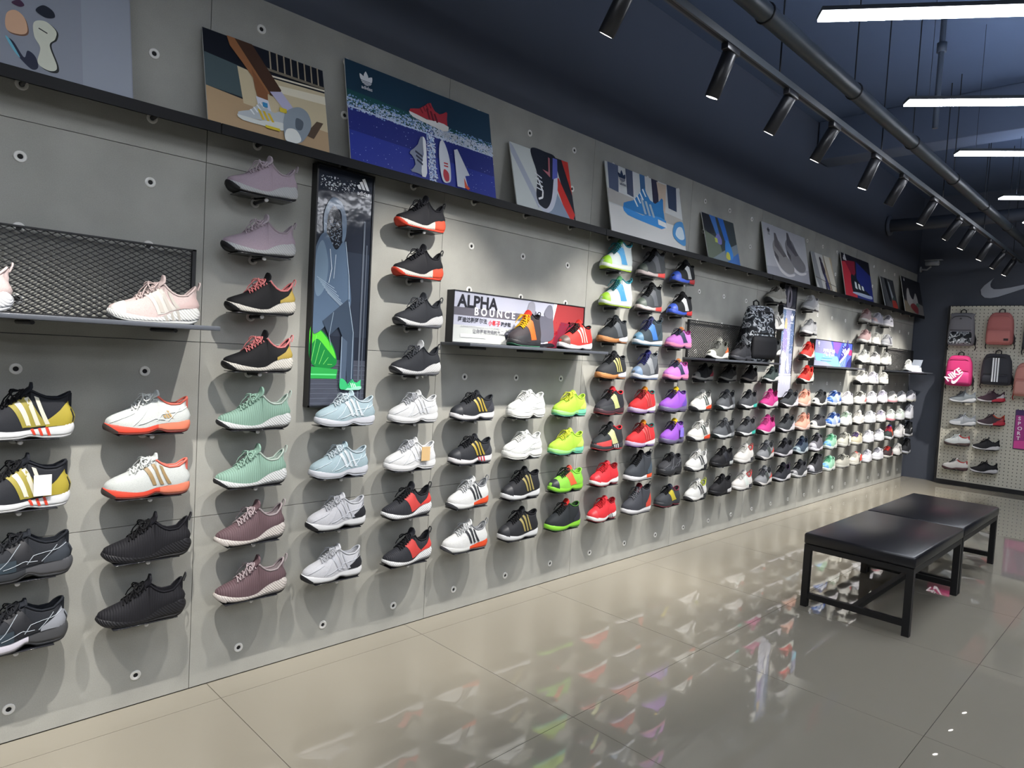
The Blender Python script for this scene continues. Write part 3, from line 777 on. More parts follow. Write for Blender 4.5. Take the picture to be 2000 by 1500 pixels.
def sign_box(k, art, label, inset=0.05):
    t = empty('sign_box', (0.001, Y0 + PW * k + inset, 1.482)); tag(t, label, 'sign', 'shallow sign boxes on display shelves')
    W_, H_, D_ = 1.075, 0.275, 0.055
    mb = MB(); mb.box(0, D_ - 0.003, 0, W_, 0, H_); obj('box', mb, M('1a1b20', 0.4), t)
    p = Print(W_ - 0.008, H_ - 0.008, 0.0); art(p); b = p.build(t, rough=0.25); b.location = (D_ - 0.0025, 0.004, 0.004)
    for a in ((0, W_, 0, 0.004), (0, W_, H_ - 0.004, H_), (0, 0.004, 0, H_), (W_ - 0.004, W_, 0, H_)):
        mb = MB(); mb.box(D_ - 0.003, D_ + 0.003, *a); obj('frame_edge', mb, M('1a1b20', 0.35), t)
def art_alpha(p):
    p.rect('a6a9b8', 0, 0, 1, 1); p.rect('b4b8b6', 0, 0, .6, .34)
    p.poly('5c5b64', [(0, .53), (.55, .53), (.58, .69), (0, .69)])
    p.poly('94383a', [(.76, 1), (1, 1), (1, 0), (.69, 0)]); p.poly('74283a', [(.8, .6), (1, .55), (1, .0), (.72, 0)]); p.poly('e8e3e4', [(.735, 1), (.76, 1), (.69, 0), (.665, 0)])
    p.specks('8b1f2c', .74, .1, 1, .6, 40, .012, 2); p.poly('7b2030', [(.84, .22), (.9, .22), (.9, .5), (.84, .48)])
    p.text('25262c', 'ALPHA', .025, .705, .09, .003, 1.04)
    p.text('f2f2f6', 'B O U N C E', .135, .56, .058, .0012, .98)
    p.text('34353c', '阿迪达斯阿尔法', .03, .41, .030, .0005); p.text('d62f3a', '小椰子', .235, .385, .031, .0005); p.text('34353c', '跑步鞋', .325, .39, .026, .0004)
    p.text('9a9ba2', 'ALPHABOUNCE Engineered mesh FORGEDMESH', .05, .30, .014); p.text('6d6e76', '让你更有激情的力量', .13, .20, .026, .0003)
    p.rect('c9ccca', .05, .1, .22, .17); p.rect('b9bcba', .32, .21, .38, .27)
    p.smooth('5a5b66', [(.36, .26), (.42, .36), (.5, .55), (.53, .74), (.58, .78), (.6, .72), (.66, .7), (.70, .88), (.725, .84), (.73, .6), (.735, .2), (.6, .1), (.42, .1), (.36, .18)])
    p.smooth('868792', [(.51, .6), (.53, .94), (.57, .95), (.575, .72)]); p.smooth('6b6c78', [(.655, .72), (.68, .93), (.715, .92), (.72, .66)])
    p.smooth('23242a', [(.36, .22), (.44, .12), (.6, .06), (.72, .1), (.73, .02), (.42, .02)])
    for i in range(5): p.line('8b8c96', [(.44 + .025 * i, .36 + .09 * i), (.52 + .02 * i, .3 + .09 * i)], .004)
def art_speed(p):
    p.rect('8f8fb4', 0, 0, 1, 1); p.poly('4d5fc0', [(.4, 1), (1, 1), (1, 0), (.62, 0)]); p.poly('7fc3dd', [(0, .5), (.6, .4), (.72, 0), (.1, 0)])
    p.poly('9a9fb2', [(0, 0), (.5, 0), (.3, .16), (0, .2)]); p.poly('7a55b4', [(.45, 1), (.7, 1), (.6, .5), (.5, .6)]); p.poly('b23a6e', [(.86, .8), (1, .72), (1, .5), (.92, .5)])
    p.poly('2b2f6e', [(.88, .2), (1, .5), (1, 0), (.86, 0)])
    for i in range(6): p.line('bfe6f6', [(.66 + .03 * i, 0), (.78 + .02 * i, 1)], .006)
    p.trefoil('eef0f8', '8f8fb4', .09 * p.w, .86 * p.h, .17 * p.h)
    p.text('f3f0f8', '都风体验', .2, .4, .085, .003, 1.0); p.rect('6fa5c6', .18, .3, .46, .33); p.rect('8f9fc6', .17, .2, .44, .23)
    p.shoe('3f3a8e', 'c8d6f6', .66 * p.w, .08 * p.h, .3 * p.w, .5, 'eef2ff', 'a8b6f0')
sign_box(1, art_alpha, 'white and red sign box lettered ALPHA BOUNCE with a grey shoe')
sign_box(5, art_speed, 'blue and purple sign box with white lettering and a shoe')

# ------------------------------------------------------------------ benches
LEATHER = M('17171c', 0.3, 'leather', spec=0.55); STEEL = M('131316', 0.42, 'plain')
def bench(y0, y1, label):
    t = empty('bench', (1.205, y0, 0)); tag(t, label, 'bench', 'black benches')
    w, L, tb = 0.595, y1 - y0, 0.038
    mb = MB(); mb.box(-0.006, w + 0.006, 0.0, L, 0.382, 0.45, bev=0.014); obj('seat_cushion', mb, LEATHER, t)
    for x in (0, w - tb):
        for y in (0.004, L - tb - 0.004):
            mb = MB(); mb.box(x, x + tb, y, y + tb, 0, 0.35); obj('leg', mb, STEEL, t)
    mb = MB(); mb.box(0, tb, 0.004, L - 0.004, 0.35, 0.382); obj('side_rail', mb, STEEL, t)
    mb = MB(); mb.box(w - tb, w, 0.004, L - 0.004, 0.35, 0.382); obj('side_rail', mb, STEEL, t)
    for y in (0.004, L - tb - 0.004):
        mb = MB(); mb.box(tb, w - tb, y, y + tb, 0.35, 0.382); obj('end_rail', mb, STEEL, t)
        mb = MB(); mb.box(tb, w - tb, y + 0.004, y + tb - 0.004, 0.052, 0.086); obj('lower_rail', mb, STEEL, t)
    mb = MB(); mb.box(w / 2 - 0.016, w / 2 + 0.016, tb, L - tb, 0.053, 0.085); obj('stretcher', mb, STEEL, t)
bench(4.178, 5.292, 'black leather bench nearer the camera')
bench(5.304, 6.45, 'black leather bench farther back, against the first one')

# ------------------------------------------------------------------ trainers
ST = [0, .006, .02, .045, .08, .125, .18, .24, .30, .36, .42, .47, .52, .56, .575, .62, .68, .74, .80, .86, .91, .95, .975, .992, 1.0]
NO = 14                      # first open station
NJ = 25
WID = pchip([0, .012, .035, .08, .15, .24, .33, .45, .58, .7, .82, .9, .955, .985, 1], [0, .30, .5, .71, .88, .98, 1, .93, .81, .74, .73, .70, .56, .33, 0])
SHAPES = {
 # zb bottom line, zt midsole top, ridge (closed forefoot), rim (ankle opening), tongue extra height
 'alpha': dict(L=.295, w=.050, zb=[.024, .008, 0, 0, .012], zt=[(0, .040), (.1, .032), (.35, .026), (.52, .030), (.68, .054), (.82, .067), (.93, .068), (1, .058)],
               ridge=[(0, .042), (.02, .052), (.1, .063), (.25, .081), (.4, .111), (.52, .138), (.56, .143)], rim=[(.56, .141), (.64, .117), (.74, .101), (.84, .102), (.92, .120), (1, .140)], tong=.030, flare=.010, tab=True),
 'runner': dict(arch=.013, L=.29, w=.051, zb=[.018, .006, 0, 0, .006], zt=[(0, .040), (.1, .036), (.4, .034), (.6, .046), (.8, .050), (1, .050)],
               ridge=[(0, .044), (.02, .056), (.1, .072), (.25, .092), (.4, .118), (.52, .138), (.56, .142)], rim=[(.56, .139), (.64, .120), (.74, .106), (.84, .106), (.92, .118), (1, .131)], tong=.018, flare=.006, tab=False),
 'chunky': dict(arch=.018, L=.295, w=.055, zb=[.018, .006, 0, 0, .006], zt=[(0, .050), (.1, .046), (.4, .044), (.6, .054), (.8, .062), (1, .060)],
               ridge=[(0, .054), (.02, .066), (.1, .082), (.25, .102), (.4, .126), (.52, .146), (.56, .15)], rim=[(.56, .147), (.64, .13), (.74, .116), (.84, .116), (.92, .13), (1, .142)], tong=.014, flare=.010, tab=False),
 'mid': dict(arch=.008, L=.295, w=.053, zb=[.014, .005, 0, 0, .006], zt=[(0, .042), (.1, .036), (.4, .036), (.6, .042), (.8, .050), (1, .052)],
               ridge=[(0, .046), (.02, .058), (.1, .076), (.25, .098), (.4, .128), (.52, .156), (.56, .162)], rim=[(.56, .160), (.64, .148), (.74, .134), (.84, .132), (.92, .140), (1, .152)], tong=.024, flare=.006, tab=False),
 'high': dict(L=.29, w=.053, zb=[.014, .005, 0, 0, .006], zt=[(0, .040), (.1, .034), (.4, .034), (.6, .040), (.8, .046), (1, .048)],
               ridge=[(0, .044), (.02, .058), (.1, .078), (.25, .102), (.4, .138), (.52, .176), (.56, .186)], rim=[(.56, .184), (.64, .174), (.74, .162), (.84, .162), (.92, .172), (1, .186)], tong=.022, flare=.004, tab=True),
 'boost': dict(arch=.004, L=.292, w=.050, zb=[.020, .006, 0, 0, .008], zt=[(0, .038), (.1, .033), (.4, .032), (.6, .040), (.8, .050), (1, .052)],
               ridge=[(0, .042), (.02, .054), (.1, .070), (.25, .090), (.4, .116), (.52, .138), (.56, .142)], rim=[(.56, .139), (.64, .118), (.74, .103), (.84, .104), (.92, .12), (1, .138)], tong=.024, flare=.006, tab=True),
 'court': dict(L=.285, w=.050, zb=[.008, .002, 0, 0, .002], zt=[(0, .034), (.1, .032), (.5, .032), (1, .035)],
               ridge=[(0, .040), (.02, .054), (.1, .070), (.25, .086), (.4, .110), (.52, .130), (.56, .134)], rim=[(.56, .131), (.64, .114), (.74, .100), (.84, .099), (.92, .107), (1, .118)], tong=.014, flare=.002, tab=False),
}
class Shape:
    def __init__(s, k):
        d = SHAPES[k]; s.k = k; s.d = d; s.L = d['L']; s.w = d['w']
        _zb = pchip([0, .08, .22, .85, 1], d['zb']); _ar = d.get('arch', 0); s.zb = lambda t: _zb(t) + _ar * math.exp(-((t - .58) / .075) ** 2); s.zt = pchip(*zip(*d['zt'])); s.ridge = pchip(*zip(*d['ridge'])); s.rim = pchip(*zip(*d['rim']))
        s.cache = {}
        G = []
        for i, t in enumerate(ST):
            w = s.w * 0.93 * WID(t); zb0 = s.zt(t) - 0.010; y = (t - .5) * s.L * .985; row = []
            skew = 0.004 * math.sin(PI * t)
            if i < NO:
                h = s.ridge(t); q = min(t / .5, 1); ax = .72 + .5 * q; az = .82 + .12 * q
                for j in range(NJ):
                    th = PI * j / (NJ - 1); c = math.cos(th); sn = max(math.sin(th), 0)
                    row.append((skew + w * math.copysign(abs(c) ** ax, c), y, zb0 + (h - zb0) * sn ** az))
            else:
                r = s.rim(t); ins = s.zt(t) + .006; yi = (.775 - .5) * s.L * .985
                yin = yi + (y - yi) * .93
                half = []
                for j in range(9):
                    v = j / 8; hk = max(0, (t - .80) / .20) ** 1.5
                    half.append((w * (1 + .05 * math.sin(PI * v)) * (1 - .34 * v ** 1.6), y + hk * s.L * (.022 * math.sin(PI * min(v * 1.5, 1)) - .050 * math.sin(PI * min(max(v - .25, 0) / .75, 1) * .62) + .012 * v ** 6), zb0 + (r - zb0) * v))
                xr = half[8][0]
                half.append((max(xr - .005, 0), yin, r - .002)); half.append((xr * .8, yin, r + (ins - r) * .45)); half.append((xr * .6, yin, r + (ins - r) * .9))
                row = half + [(0, yin, ins)] + [(-a, b, c) for a, b, c in half[::-1]]
                row = [(a + skew, b, c) for a, b, c in row]
            G.append(row)
        s.G = np.array(G)
    def S(s, t, j, off=0.0):
        """point of the upper at length t and girth index j (0 outer sole edge .. 8 rim .. 24)"""
        def ev(t, j):
            t = min(max(t, 0), 1); i = int(np.searchsorted(ST, t, 'right')) - 1; i = min(max(i, 0), len(ST) - 2)
            a = (t - ST[i]) / (ST[i + 1] - ST[i]); jj = min(max(int(j), 0), NJ - 2); b = j - jj
            g = s.G
            return (g[i, jj] * (1 - a) * (1 - b) + g[i + 1, jj] * a * (1 - b) + g[i, jj + 1] * (1 - a) * b + g[i + 1, jj + 1] * a * b)
        p = ev(t, j)
        if off:
            e = .01
            dt = ev(min(t + e, 1), j) - ev(max(t - e, 0), j); dj = ev(t, min(j + .3, NJ - 1)) - ev(t, max(j - .3, 0))
            n = np.cross(dj, dt); L = np.linalg.norm(n)
            if L > 1e-12:
                n = n / L
                c = np.array([0, p[1], 0.06])
                if np.dot(n, p - c) < 0: n = -n
                p = p + n * off
        return p
    def soleP(s, t, v, grow=0.0):
        """outer side of the sole, v 0 bottom..1 top"""
        w = s.w * WID(t) + (grow if 0 < t < 1 else 0); zb, zt = s.zb(t), s.zt(t)
        hk = max(0, (t - .8) / .2); tk = max(0, (.1 - t) / .1)
        fl = hk * (s.d['flare'] * (.35 + .65 * math.sin(PI * (.12 + .8 * v))) - .010 * (1 - v) ** 2 - .006 * v ** 4) - tk * .003 * math.sin(PI * v)
        y = (t - .5) * s.L + fl + grow * (1 if t > .97 else (-1 if t < .03 else 0))
        bul = .90 + .12 * math.sin(PI * (0.15 + .75 * v))
        return w * bul, y, zb + (zt - zb) * v
    def part(s, key):
        if key in s.cache: return s.cache[key]
        mb = MB(); G = s.G; n = len(ST)
        kind = key[0]
        if kind == 'upper':
            mb.grid([[tuple(p) for p in G[i]] for i in range(NO + 1)], flip=True)
            mb.grid([[tuple(p) for p in G[i][:10]] for i in range(NO, n)], flip=True); mb.grid([[tuple(p) for p in G[i][15:]] for i in range(NO, n)], flip=True)
        elif kind == 'lining':
            mb.grid([[tuple(p) for p in G[i][9:16]] for i in range(NO, n)], flip=True)
            mb.grid([[tuple(p) for p in G[i][j:j + 2]] for i, j in ((n - 1, 8), (n - 1, 9))])
        elif kind in ('sole', 'outsole'):
            t0, t1 = key[1], key[2]
            v0, v1 = (0.16, 1.0) if kind == 'sole' else (0.0, 0.16)
            ts = sorted(set([t for t in ST if t0 < t < t1] + [t0, t1])); rows = []
            for t in ts:
                vs = [v0 + (v1 - v0) * q / 5 for q in range(6)] if kind == 'sole' else [0, .08, .16]
                half = [s.soleP(t, v) for v in vs]
                row = [(0, half[0][1], half[0][2])] + half + [(half[-1][0] * .55, half[-1][1], half[-1][2] + .001), (0, half[-1][1], half[-1][2] + .001)]
                rows.append(row)
            for sg in (1, -1):
                mb.grid([[(sg * a, b, c) for a, b, c in r] for r in rows], flip=(sg > 0))
            if t0 > 0 or t1 < 1:
                for r in ([rows[0]] if t0 > 0 else []) + ([rows[-1]] if t1 < 1 else []):
                    ring = r + [(-a, b, c) for a, b, c in r[-2:0:-1]]
                    mb.add(ring, [tuple(range(len(ring)))])
        elif kind == 'toe_guard':       # rubber wrap at the toe (height in v of sole)
            ts = [0, .006, .02, .045, .08, .125]
            for sg in (1, -1):
                mb.grid([[(sg * x * 1.02, y - .0012, z) for x, y, z in [s.soleP(t, q * (1.05 - t * 6), .0012) for q in (0, .25, .5, .75, 1)]] for t in ts], flip=(sg > 0))
        elif kind == 'patch':           # (t,j) quad corners on the upper
            (a, b, c, d, off) = key[1:]
            nu, nv = 6, 8; rows = []
            for i in range(nu + 1):
                u = i / nu; row = []
                for k in range(nv + 1):
                    v = k / nv
                    t = (a[0] * (1 - u) + b[0] * u) * (1 - v) + (d[0] * (1 - u) + c[0] * u) * v
                    j = (a[1] * (1 - u) + b[1] * u) * (1 - v) + (d[1] * (1 - u) + c[1] * u) * v
                    row.append(tuple(s.S(t, j, off)))
                rows.append(row)
            mb.grid(rows)
        elif kind == 'heel_counter':
            t0, jt = key[1], key[2]
            for side in (0, 1):
                rows = []
                for i in range(9):
                    t = t0 + (1 - t0) * i / 8; row = []
                    for k in range(7):
                        top = jt * (.30 + .70 * math.sin(PI / 2 * i / 8) ** 1.4)
                        j = .1 + (top - .1) * k / 6
                        row.append(tuple(s.S(t, j if side == 0 else 24 - j, .0016)))
                    rows.append(row)
                mb.grid(rows, flip=(side == 1))
        elif kind == 'toe_cap':
            t1 = key[1]; rows = []
            for i in range(8):
                t = .004 + (t1 - .004) * i / 7
                rows.append([tuple(s.S(t, .2 + 23.6 * k / 18, .0014)) for k in range(19)])
            mb.grid(rows)
        elif kind == 'mudguard':        # low overlay round the forefoot
            t1, jt = key[1], key[2]
            for side in (0, 1):
                rows = []
                for i in range(12):
                    t = .01 + (t1 - .01) * i / 11
                    rows.append([tuple(s.S(t, (j if side == 0 else 24 - j), .0014)) for j in [.1 + (jt * (1 - .35 * i / 11) - .1) * k / 4 for k in range(5)]])
                mb.grid(rows, flip=(side == 1))
        elif kind == 'tongue':
            hx = s.d['tong']; base = [(.40, s.ridge(.40) - .004), (.47, s.ridge(.47) + .001), (.535, s.ridge(.535) + .006), (.565, s.ridge(.56) + .4 * hx), (.575, s.ridge(.56) + hx)]
            for th in (0, 1):
                rows = []
                for q, (t, z) in enumerate(base):
                    wv = (.019, .021, .023, .025, .022)[q]
                    rows.append([(x * wv + .002, (t - .5) * s.L * .985 + (.007 * th), z - .010 * x * x - .001 * th + (.0 if q < 4 else -.006 * abs(x) ** 3)) for x in (-1, -.75, -.4, 0, .4, .75, 1)])
                mb.grid(rows, flip=(th == 0))
                if th == 0: top0 = rows
            for e in (0, 6): mb.grid([[top0[i][e], rows[i][e]] for i in range(5)])
            mb.grid([top0[-1], rows[-1]])
        elif kind == 'laces':
            for i in range(6):
                t = .30 + .042 * i
                for sg in (1, -1):
                    pts = []
                    for k in range(7):
                        j = 7.4 + (16.6 - 7.4) * k / 6
                        pts.append(tuple(s.S(t + .040 * (k / 6 - .5) * sg, j, .0034 + (.0012 if sg > 0 else 0))))
                    mb.tube(pts, .0026, 5)
            c = s.S(.50, 12, .006)
            mb.tube([(c[0] - .006, c[1], c[2]), (c[0] + .006, c[1], c[2])], .006, 6)
            for sg in (1, -1):
                pts = []
                for k in range(13):
                    a = PI * 2 * k / 12; q = .5 - .5 * math.cos(a)
                    pts.append((c[0] + sg * .036 * q, c[1] - .016 * math.sin(a) - .018 * q, c[2] + .010 * math.sin(PI * q * .8) - .026 * q * q))
                mb.tube(pts, .0024, 5)
                mb.tube([tuple(c), (c[0] + sg * .016, c[1] - .022, c[2] - .002), (c[0] + sg * .030, c[1] - .040, c[2] - .028), (c[0] + sg * .036, c[1] - .046, c[2] - .045)], .0022, 5)
        elif kind == 'pull_tab':
            z = s.rim(1.0); y = .5 * s.L * .985
            mb.tube([(.010, y - .004, z - .012), (.010, y + .003, z + .008), (.005, y + .004, z + .016), (-.005, y + .004, z + .016), (-.010, y + .003, z + .008), (-.010, y - .004, z - .012)], .0028, 6)
        elif kind == 'collar':
            pts = [tuple(s.G[i][8]) for i in range(NO, n)] + [tuple(s.G[i][16]) for i in range(n - 2, NO - 1, -1)]
            mb.tube([(a, b, c + .001) for a, b, c in pts], .0042, 6)
        elif kind == 'logo_bar':
            i = key[1]; a = .60 + .042 * i; hh = 1.0 * (i + 1); rows = []
            for q in range(4):
                rows.append([tuple(s.S(a + .05 + dt - .020 * hh * q / 3, 2.0 + hh * q / 3, .0022)) for dt in (0, .014, .028)])
            mb.grid(rows)
        elif kind == 'piping':
            for ln in (((.28, .8), (.38, 3), (.50, 6.8)), ((.56, .8), (.62, 3.2), (.74, 4.4), (.97, 5.2)), ((.04, 3.2), (.16, 4.6), (.30, 5.6)), ((.70, 1.0), (.76, 3), (.86, 6.6)), ((.34, .9), (.52, 1.6), (.66, 1.4))):
                pts = []
                for (t0, j0), (t1, j1) in zip(ln, ln[1:]):
                    pts += [tuple(s.S(t0 + (t1 - t0) * q / 5, j0 + (j1 - j0) * q / 5, .0018)) for q in range(5)]
                pts.append(tuple(s.S(*ln[-1], .0018))); mb.tube(pts, .0014, 5)
        elif kind == 'sole_stripe':
            tt = key[1]
            rows = []
            for i in range(4):
                v = .2 + .62 * i / 3
                rows.append([s.soleP(tt + dt - .03 * i / 3, v, .0014) for dt in (0, .014, .028)])
            mb.grid(rows, flip=True)
        me = mb.mesh(kind); s.cache[key] = me
        return me
SHP = {k: Shape(k) for k in SHAPES}
CARD = M('e9e9e4', 0.6)

def shoe(loc, rotz, shape, up, sole, label, out='1a1a1c', lace=None, st=None, heel=None, toe=None, guard=None, s2=None, tongue=None, lin=None,
         mud=None, bars=None, tagc=None, fab='knit', collar=None, group='shoes displayed on the wall', pitch=0.0, stw=.044, lite=False, swoosh=None, saddle=None, logo=None, pipe=None, name='running_shoe', scale=1.0):
    s = SHP[shape]
    t = empty(name, loc, (pitch, 0, rotz)); t.scale = (scale,) * 3
    tag(t, label, 'shoe', group)
    up_m = M(up, .75, fab, spec=.3); sole_m = M(sole, .55, 'solerib' if shape == 'alpha' else 'rubber', spec=.4)
    obj('upper', s.part(('upper',)), up_m, t)
    obj('lining', s.part(('lining',)), M(lin or up, .9, 'fabric', spec=.2), t)
    obj('collar', s.part(('collar',)), M(collar or lin or up, .85, 'fabric', spec=.2), t)
    obj('tongue', s.part(('tongue',)), M(tongue or up, .8, 'fabric', spec=.2), t)
    obj('laces', s.part(('laces',)), M(lace or up, .8, 'fabric', spec=.2), t)
    if s2:
        obj('midsole', s.part(('sole', 0, s2[0])), sole_m, t); obj('heel_sole', s.part(('sole', s2[0], 1)), M(s2[1], .5, 'rubber', spec=.4), t)
    else:
        obj('midsole', s.part(('sole', 0, 1)), sole_m, t)
    obj('outsole', s.part(('outsole', 0, 1)), M(out, .6, 'rubber', spec=.4), t)
    if guard: obj('toe_guard', s.part(('toe_guard',)), M(guard, .55, 'rubber', spec=.4), t)
    if toe: obj('toe_cap', s.part(('toe_cap', .16)), M(toe, .5, 'rubber', spec=.4), t)
    if mud: obj('mudguard', s.part(('mudguard', .46, 4.2)), M(mud, .6, 'fabric', spec=.4), t)
    if heel: obj('heel_counter', s.part(('heel_counter', .72, 6.2)), M(heel, .5, 'rubber', spec=.45), t)
    if saddle: obj('side_overlay', s.part(('patch', (.50, .5), (.74, .5), (.52, 7.8), (.37, 7.8), .0014)), M(saddle, .6, 'fabric', spec=.4), t)
    if st:
        for i in range(3):
            a = .48 + .09 * i
            obj('stripe', s.part(('patch', (a + .055, .8), (a + .055 + stw, .8), (a - .055 + stw, 7.2), (a - .055, 7.2), .0024)), M(st, .5, 'rubber'), t)
    if swoosh:
        obj('side_mark', s.part(('patch', (.34, 2.2), (.8, 4.5), (.78, 5.0), (.44, 3.8), .0026)), M(swoosh, .5, 'rubber'), t)
    if logo:
        for i in range(3): obj('logo_bar', s.part(('logo_bar', i)), M(logo, .5), t)
    if pipe: obj('piping', s.part(('piping',)), M(pipe, .4), t)
    if bars:
        for i in range(3): obj('sole_stripe', s.part(('sole_stripe', .60 + .07 * i)), M(bars, .5, 'rubber'), t)
    if s.d['tab'] and not lite: obj('pull_tab', s.part(('pull_tab',)), M(collar or lin or up, .8, 'fabric'), t)
    if tagc:
        mb = MB(); mb.box(.050, .0515, .035, .085, .045, .115); obj('price_card', mb, M(tagc, .6), t)
    return t

plate_mb = MB(); plate_mb.box(.028, .128, -.115, .105, .008, .0115, bev=.0012); plate_me = plate_mb.mesh('plate')
prod_mb = MB(); prod_mb.tube([(.002, 0, 0), (.105, 0, 0)], .0072, 8); prod_me = prod_mb.mesh('rod')
pcap_mb = MB(); pcap_mb.lathe([(.105, .0078), (.111, .0078), (.1125, .006), (.1125, 0)], 'x', 12); pcap_me = pcap_mb.mesh('end_cap')
def plate(loc, rotz, label):
    t = empty('shoe_holder', loc, (0, 0, rotz)); tag(t, label, 'shoe holder', 'small shoe holders pegged into the wall')
    obj('plate', plate_me, M('1c1d21', 0.16, 'plain', spec=.6), t)
    obj('rod', prod_me, M('3a3b3f', .35, metal=.7), t); obj('end_cap', pcap_me, M('c9cacb', .3), t)

RND = random.Random(21)
def ws(c, r, shape, up, sole, label, hold, yaw=None, **k):
    """trainer on a holder in wall column c, row r"""
    y = colY(c); z = rowZ(r)
    yw = math.radians(RND.uniform(-5, 4) if yaw is None else yaw)
    shoe((.082 + (.019 if c in (1, 13) and r == 4 else 0), y + RND.uniform(-.012, .012), z + .0122), yw, shape, up, sole, label, lite=(c > 14), **k)
    plate((0, y, z), 0, ' '.join(('dark holder under ' + hold).split()[:16]).rstrip(','))
def pair(c, r, shape, up, sole, desc, both=None, lo=None, **k):
    """same model on rows r (upper) and r-1 (lower)"""
    kk = dict(k); ws(c, r, shape, up, sole, desc + ', upper of the pair', 'the upper ' + desc, **kk)
    kk = dict(k); kk.update(lo or {}); ws(c, r - 1, kk.pop('shape', shape), kk.pop('up', up), kk.pop('sole', sole), desc + ', lower of the pair', 'the lower ' + desc, **kk)

# ---- columns from the left edge of the photograph
pair(-2, 4, 'mid', '22252c', 'eceef0', 'black sock trainer with gold overlay and white sole', out='c9cbcd', lace='15161a', st='e8e4d0', heel='b8a83c', bars='e2472f', saddle='a69a3e', guard='55585e', lo=dict(tagc='e9e9e4'))
pair(-2, 2, 'chunky', '20242b', '33363b', 'black chunky trainer with silver piping', pipe='8d949c', out='2a2c30', lace='1b1d22', heel='3a4048', mud='2c3a44', saddle='1a1c22', s2=(.55, '55565a'), lo=dict(s2=(.6, '4c4d50'), sole='d9d6e2', heel='9a9ea6'))
ws(-1, 4, 'runner', 'd9dedb', 'f0523c', 'white trainer with coral sole and bars logo on its side', 'the white trainer with coral sole and bars logo', out='7a2f2a', lace='e8ebe8', s2=(.58, 'f28a6c'), lin='f07a6a', guard='4a3f3c', st=None, logo='a58a5e', pipe='cdd3d1')
ws(-1, 3, 'runner', 'd9dedb', 'f0523c', 'white trainer with coral sole and three gold stripes', 'the white trainer with gold stripes', out='5a2a26', lace='e8ebe8', st='a58a5e', s2=(.62, 'f28a6c'), lin='f07a6a', guard='4a3f3c')
pair(-1, 2, 'alpha', '1c1c22', '1b1b20', 'all-black ribbed trainer', fab='rib', out='141416', lace='121215', yaw=-7)
pair(0, 8, 'alpha', 'c6b3bf', 'cfd1d2', 'pale lilac trainer with black outsole', out='15151a', lace='d3c3cc', guard='17171c', lin='b8aab2', tongue='c9bcc4')
pair(0, 6, 'alpha', '121317', 'e6e2d8', 'black trainer with pink laces and gold heel', out='131316', lace='e58b8b', heel='c3a94e', lin='e58b8b', guard='121317')
pair(0, 4, 'alpha', '8fb3a2', 'dfe2e2', 'mint green ribbed trainer with white sole', fab='rib', out='1b1c1e', lace='9dc0af', lin='b9c9bf', guard='2a2b2e')
pair(0, 2, 'alpha', '6b555a', 'd9d2cc', 'mauve ribbed trainer with off-white sole', fab='rib', out='1b1a1c', lace='b3a5a8', lin='a3989a', guard='d9d2cc')
pair(1, 4, 'runner', 'b5cdd6', 'e3e6ee', 'pale blue trainer with white stripes and sole', pipe='cfdde4', out='c3c8d2', lace='d5e2ea', st='dfe8ee', lin='c5d5dd')
pair(1, 2, 'runner', 'd3d5db', 'eef0f2', 'white-grey running shoe with black heel', pipe='b4b7bf', out='1b1c20', lace='bfc2c8', heel='23252b', st='c3c6ce', lin='c9ccd2', guard='1d1e22')
pair(2, 8, 'alpha', '1d1e24', 'e9e2d8', 'black trainer with orange toe and sole', out='ee4a30', lace='24252b', guard='ee4a30', s2=(.72, 'ee5a3c'))
pair(2, 6, 'alpha', '34373d', 'f1f1f1', 'charcoal trainer with white sole and black toe', out='6d6f74', lace='55585e', guard='2a2b2f', lo=dict(tongue='d8dadc'))
pair(2, 4, 'runner', 'e9ebec', 'f2f3f4', 'plain white running shoe with grey laces', pipe='c2c6cc', out='d3d5d8', lace='c9ccd2', st='dde0e4', lo=dict(tagc='c8a878'))
pair(2, 2, 'alpha', '2b2d34', 'eef0f1', 'dark grey ribbed trainer with red eyelets', fab='rib', out='2a2b2e', lace='15161a', heel='e0463f', lin='1d1e22', saddle='cf4440')
pair(3, 4, 'runner', '2a2d33', 'f1eff0', 'black trainer with gold stripes and white sole', out='2c2f3a', lace='1c1e23', st='b9a13c', toe='2f3238', heel='3a3c44', lo=dict(bars='d6384a'))
pair(3, 2, 'boost', 'e9ebea', 'eef0ee', 'white trainer with black stripes and orange heel block', out='5b5d60', lace='cfd2d4', st='2b2d33', s2=(.52, 'f0552c'), guard='4f5156', lin='8b8e92')
pair(4, 4, 'chunky', 'e6e9e6', 'eef0ec', 'all-white chunky trainer', pipe='b9bdbb', out='dfe2de', lace='eceeea', saddle='d6dad8', mud='dde1de', heel='e2e5e2')
pair(4, 2, 'mid', '222429', 'dfe2e4', 'black basketball shoe with gold stripes', out='2a2c32', lace='121317', st='a5975a', toe='2c2e33', lin='1a1b20')
pair(5, 4, 'runner', 'b4e04a', 'a3e88c', 'neon yellow-green trainer', out='6ac9a8', lace='d6e04a', s2=(.66, '7fd8b4'), tongue='c8e25a', heel='c9e26a')
ws(5, 2, 'runner', '8fd84a', '8fdc3c', 'bright green and orange trainer with black laces', 'the bright green and orange trainer', out='3a6a2a', lace='1b2a20', saddle='f0683c', toe='2b3236', tongue='f05a4a', heel='8fd84a')
ws(5, 1, 'mid', '22282c', '8fdc3c', 'black basketball shoe with lime sole and red tongue', 'the black and lime basketball shoe', out='3a6a2a', lace='15191a', tongue='d6302a', lin='4a7a3a', heel='2b2f38')
pair(6, 8, 'high', 'd3dede', 'd9e2da', 'white and teal high-top with lime toe', out='b5d93a', lace='1f6a70', toe='a3dc3c', tongue='6ab27a', lin='1f7a8a', saddle='4a9cd0', collar='2a8a9a')
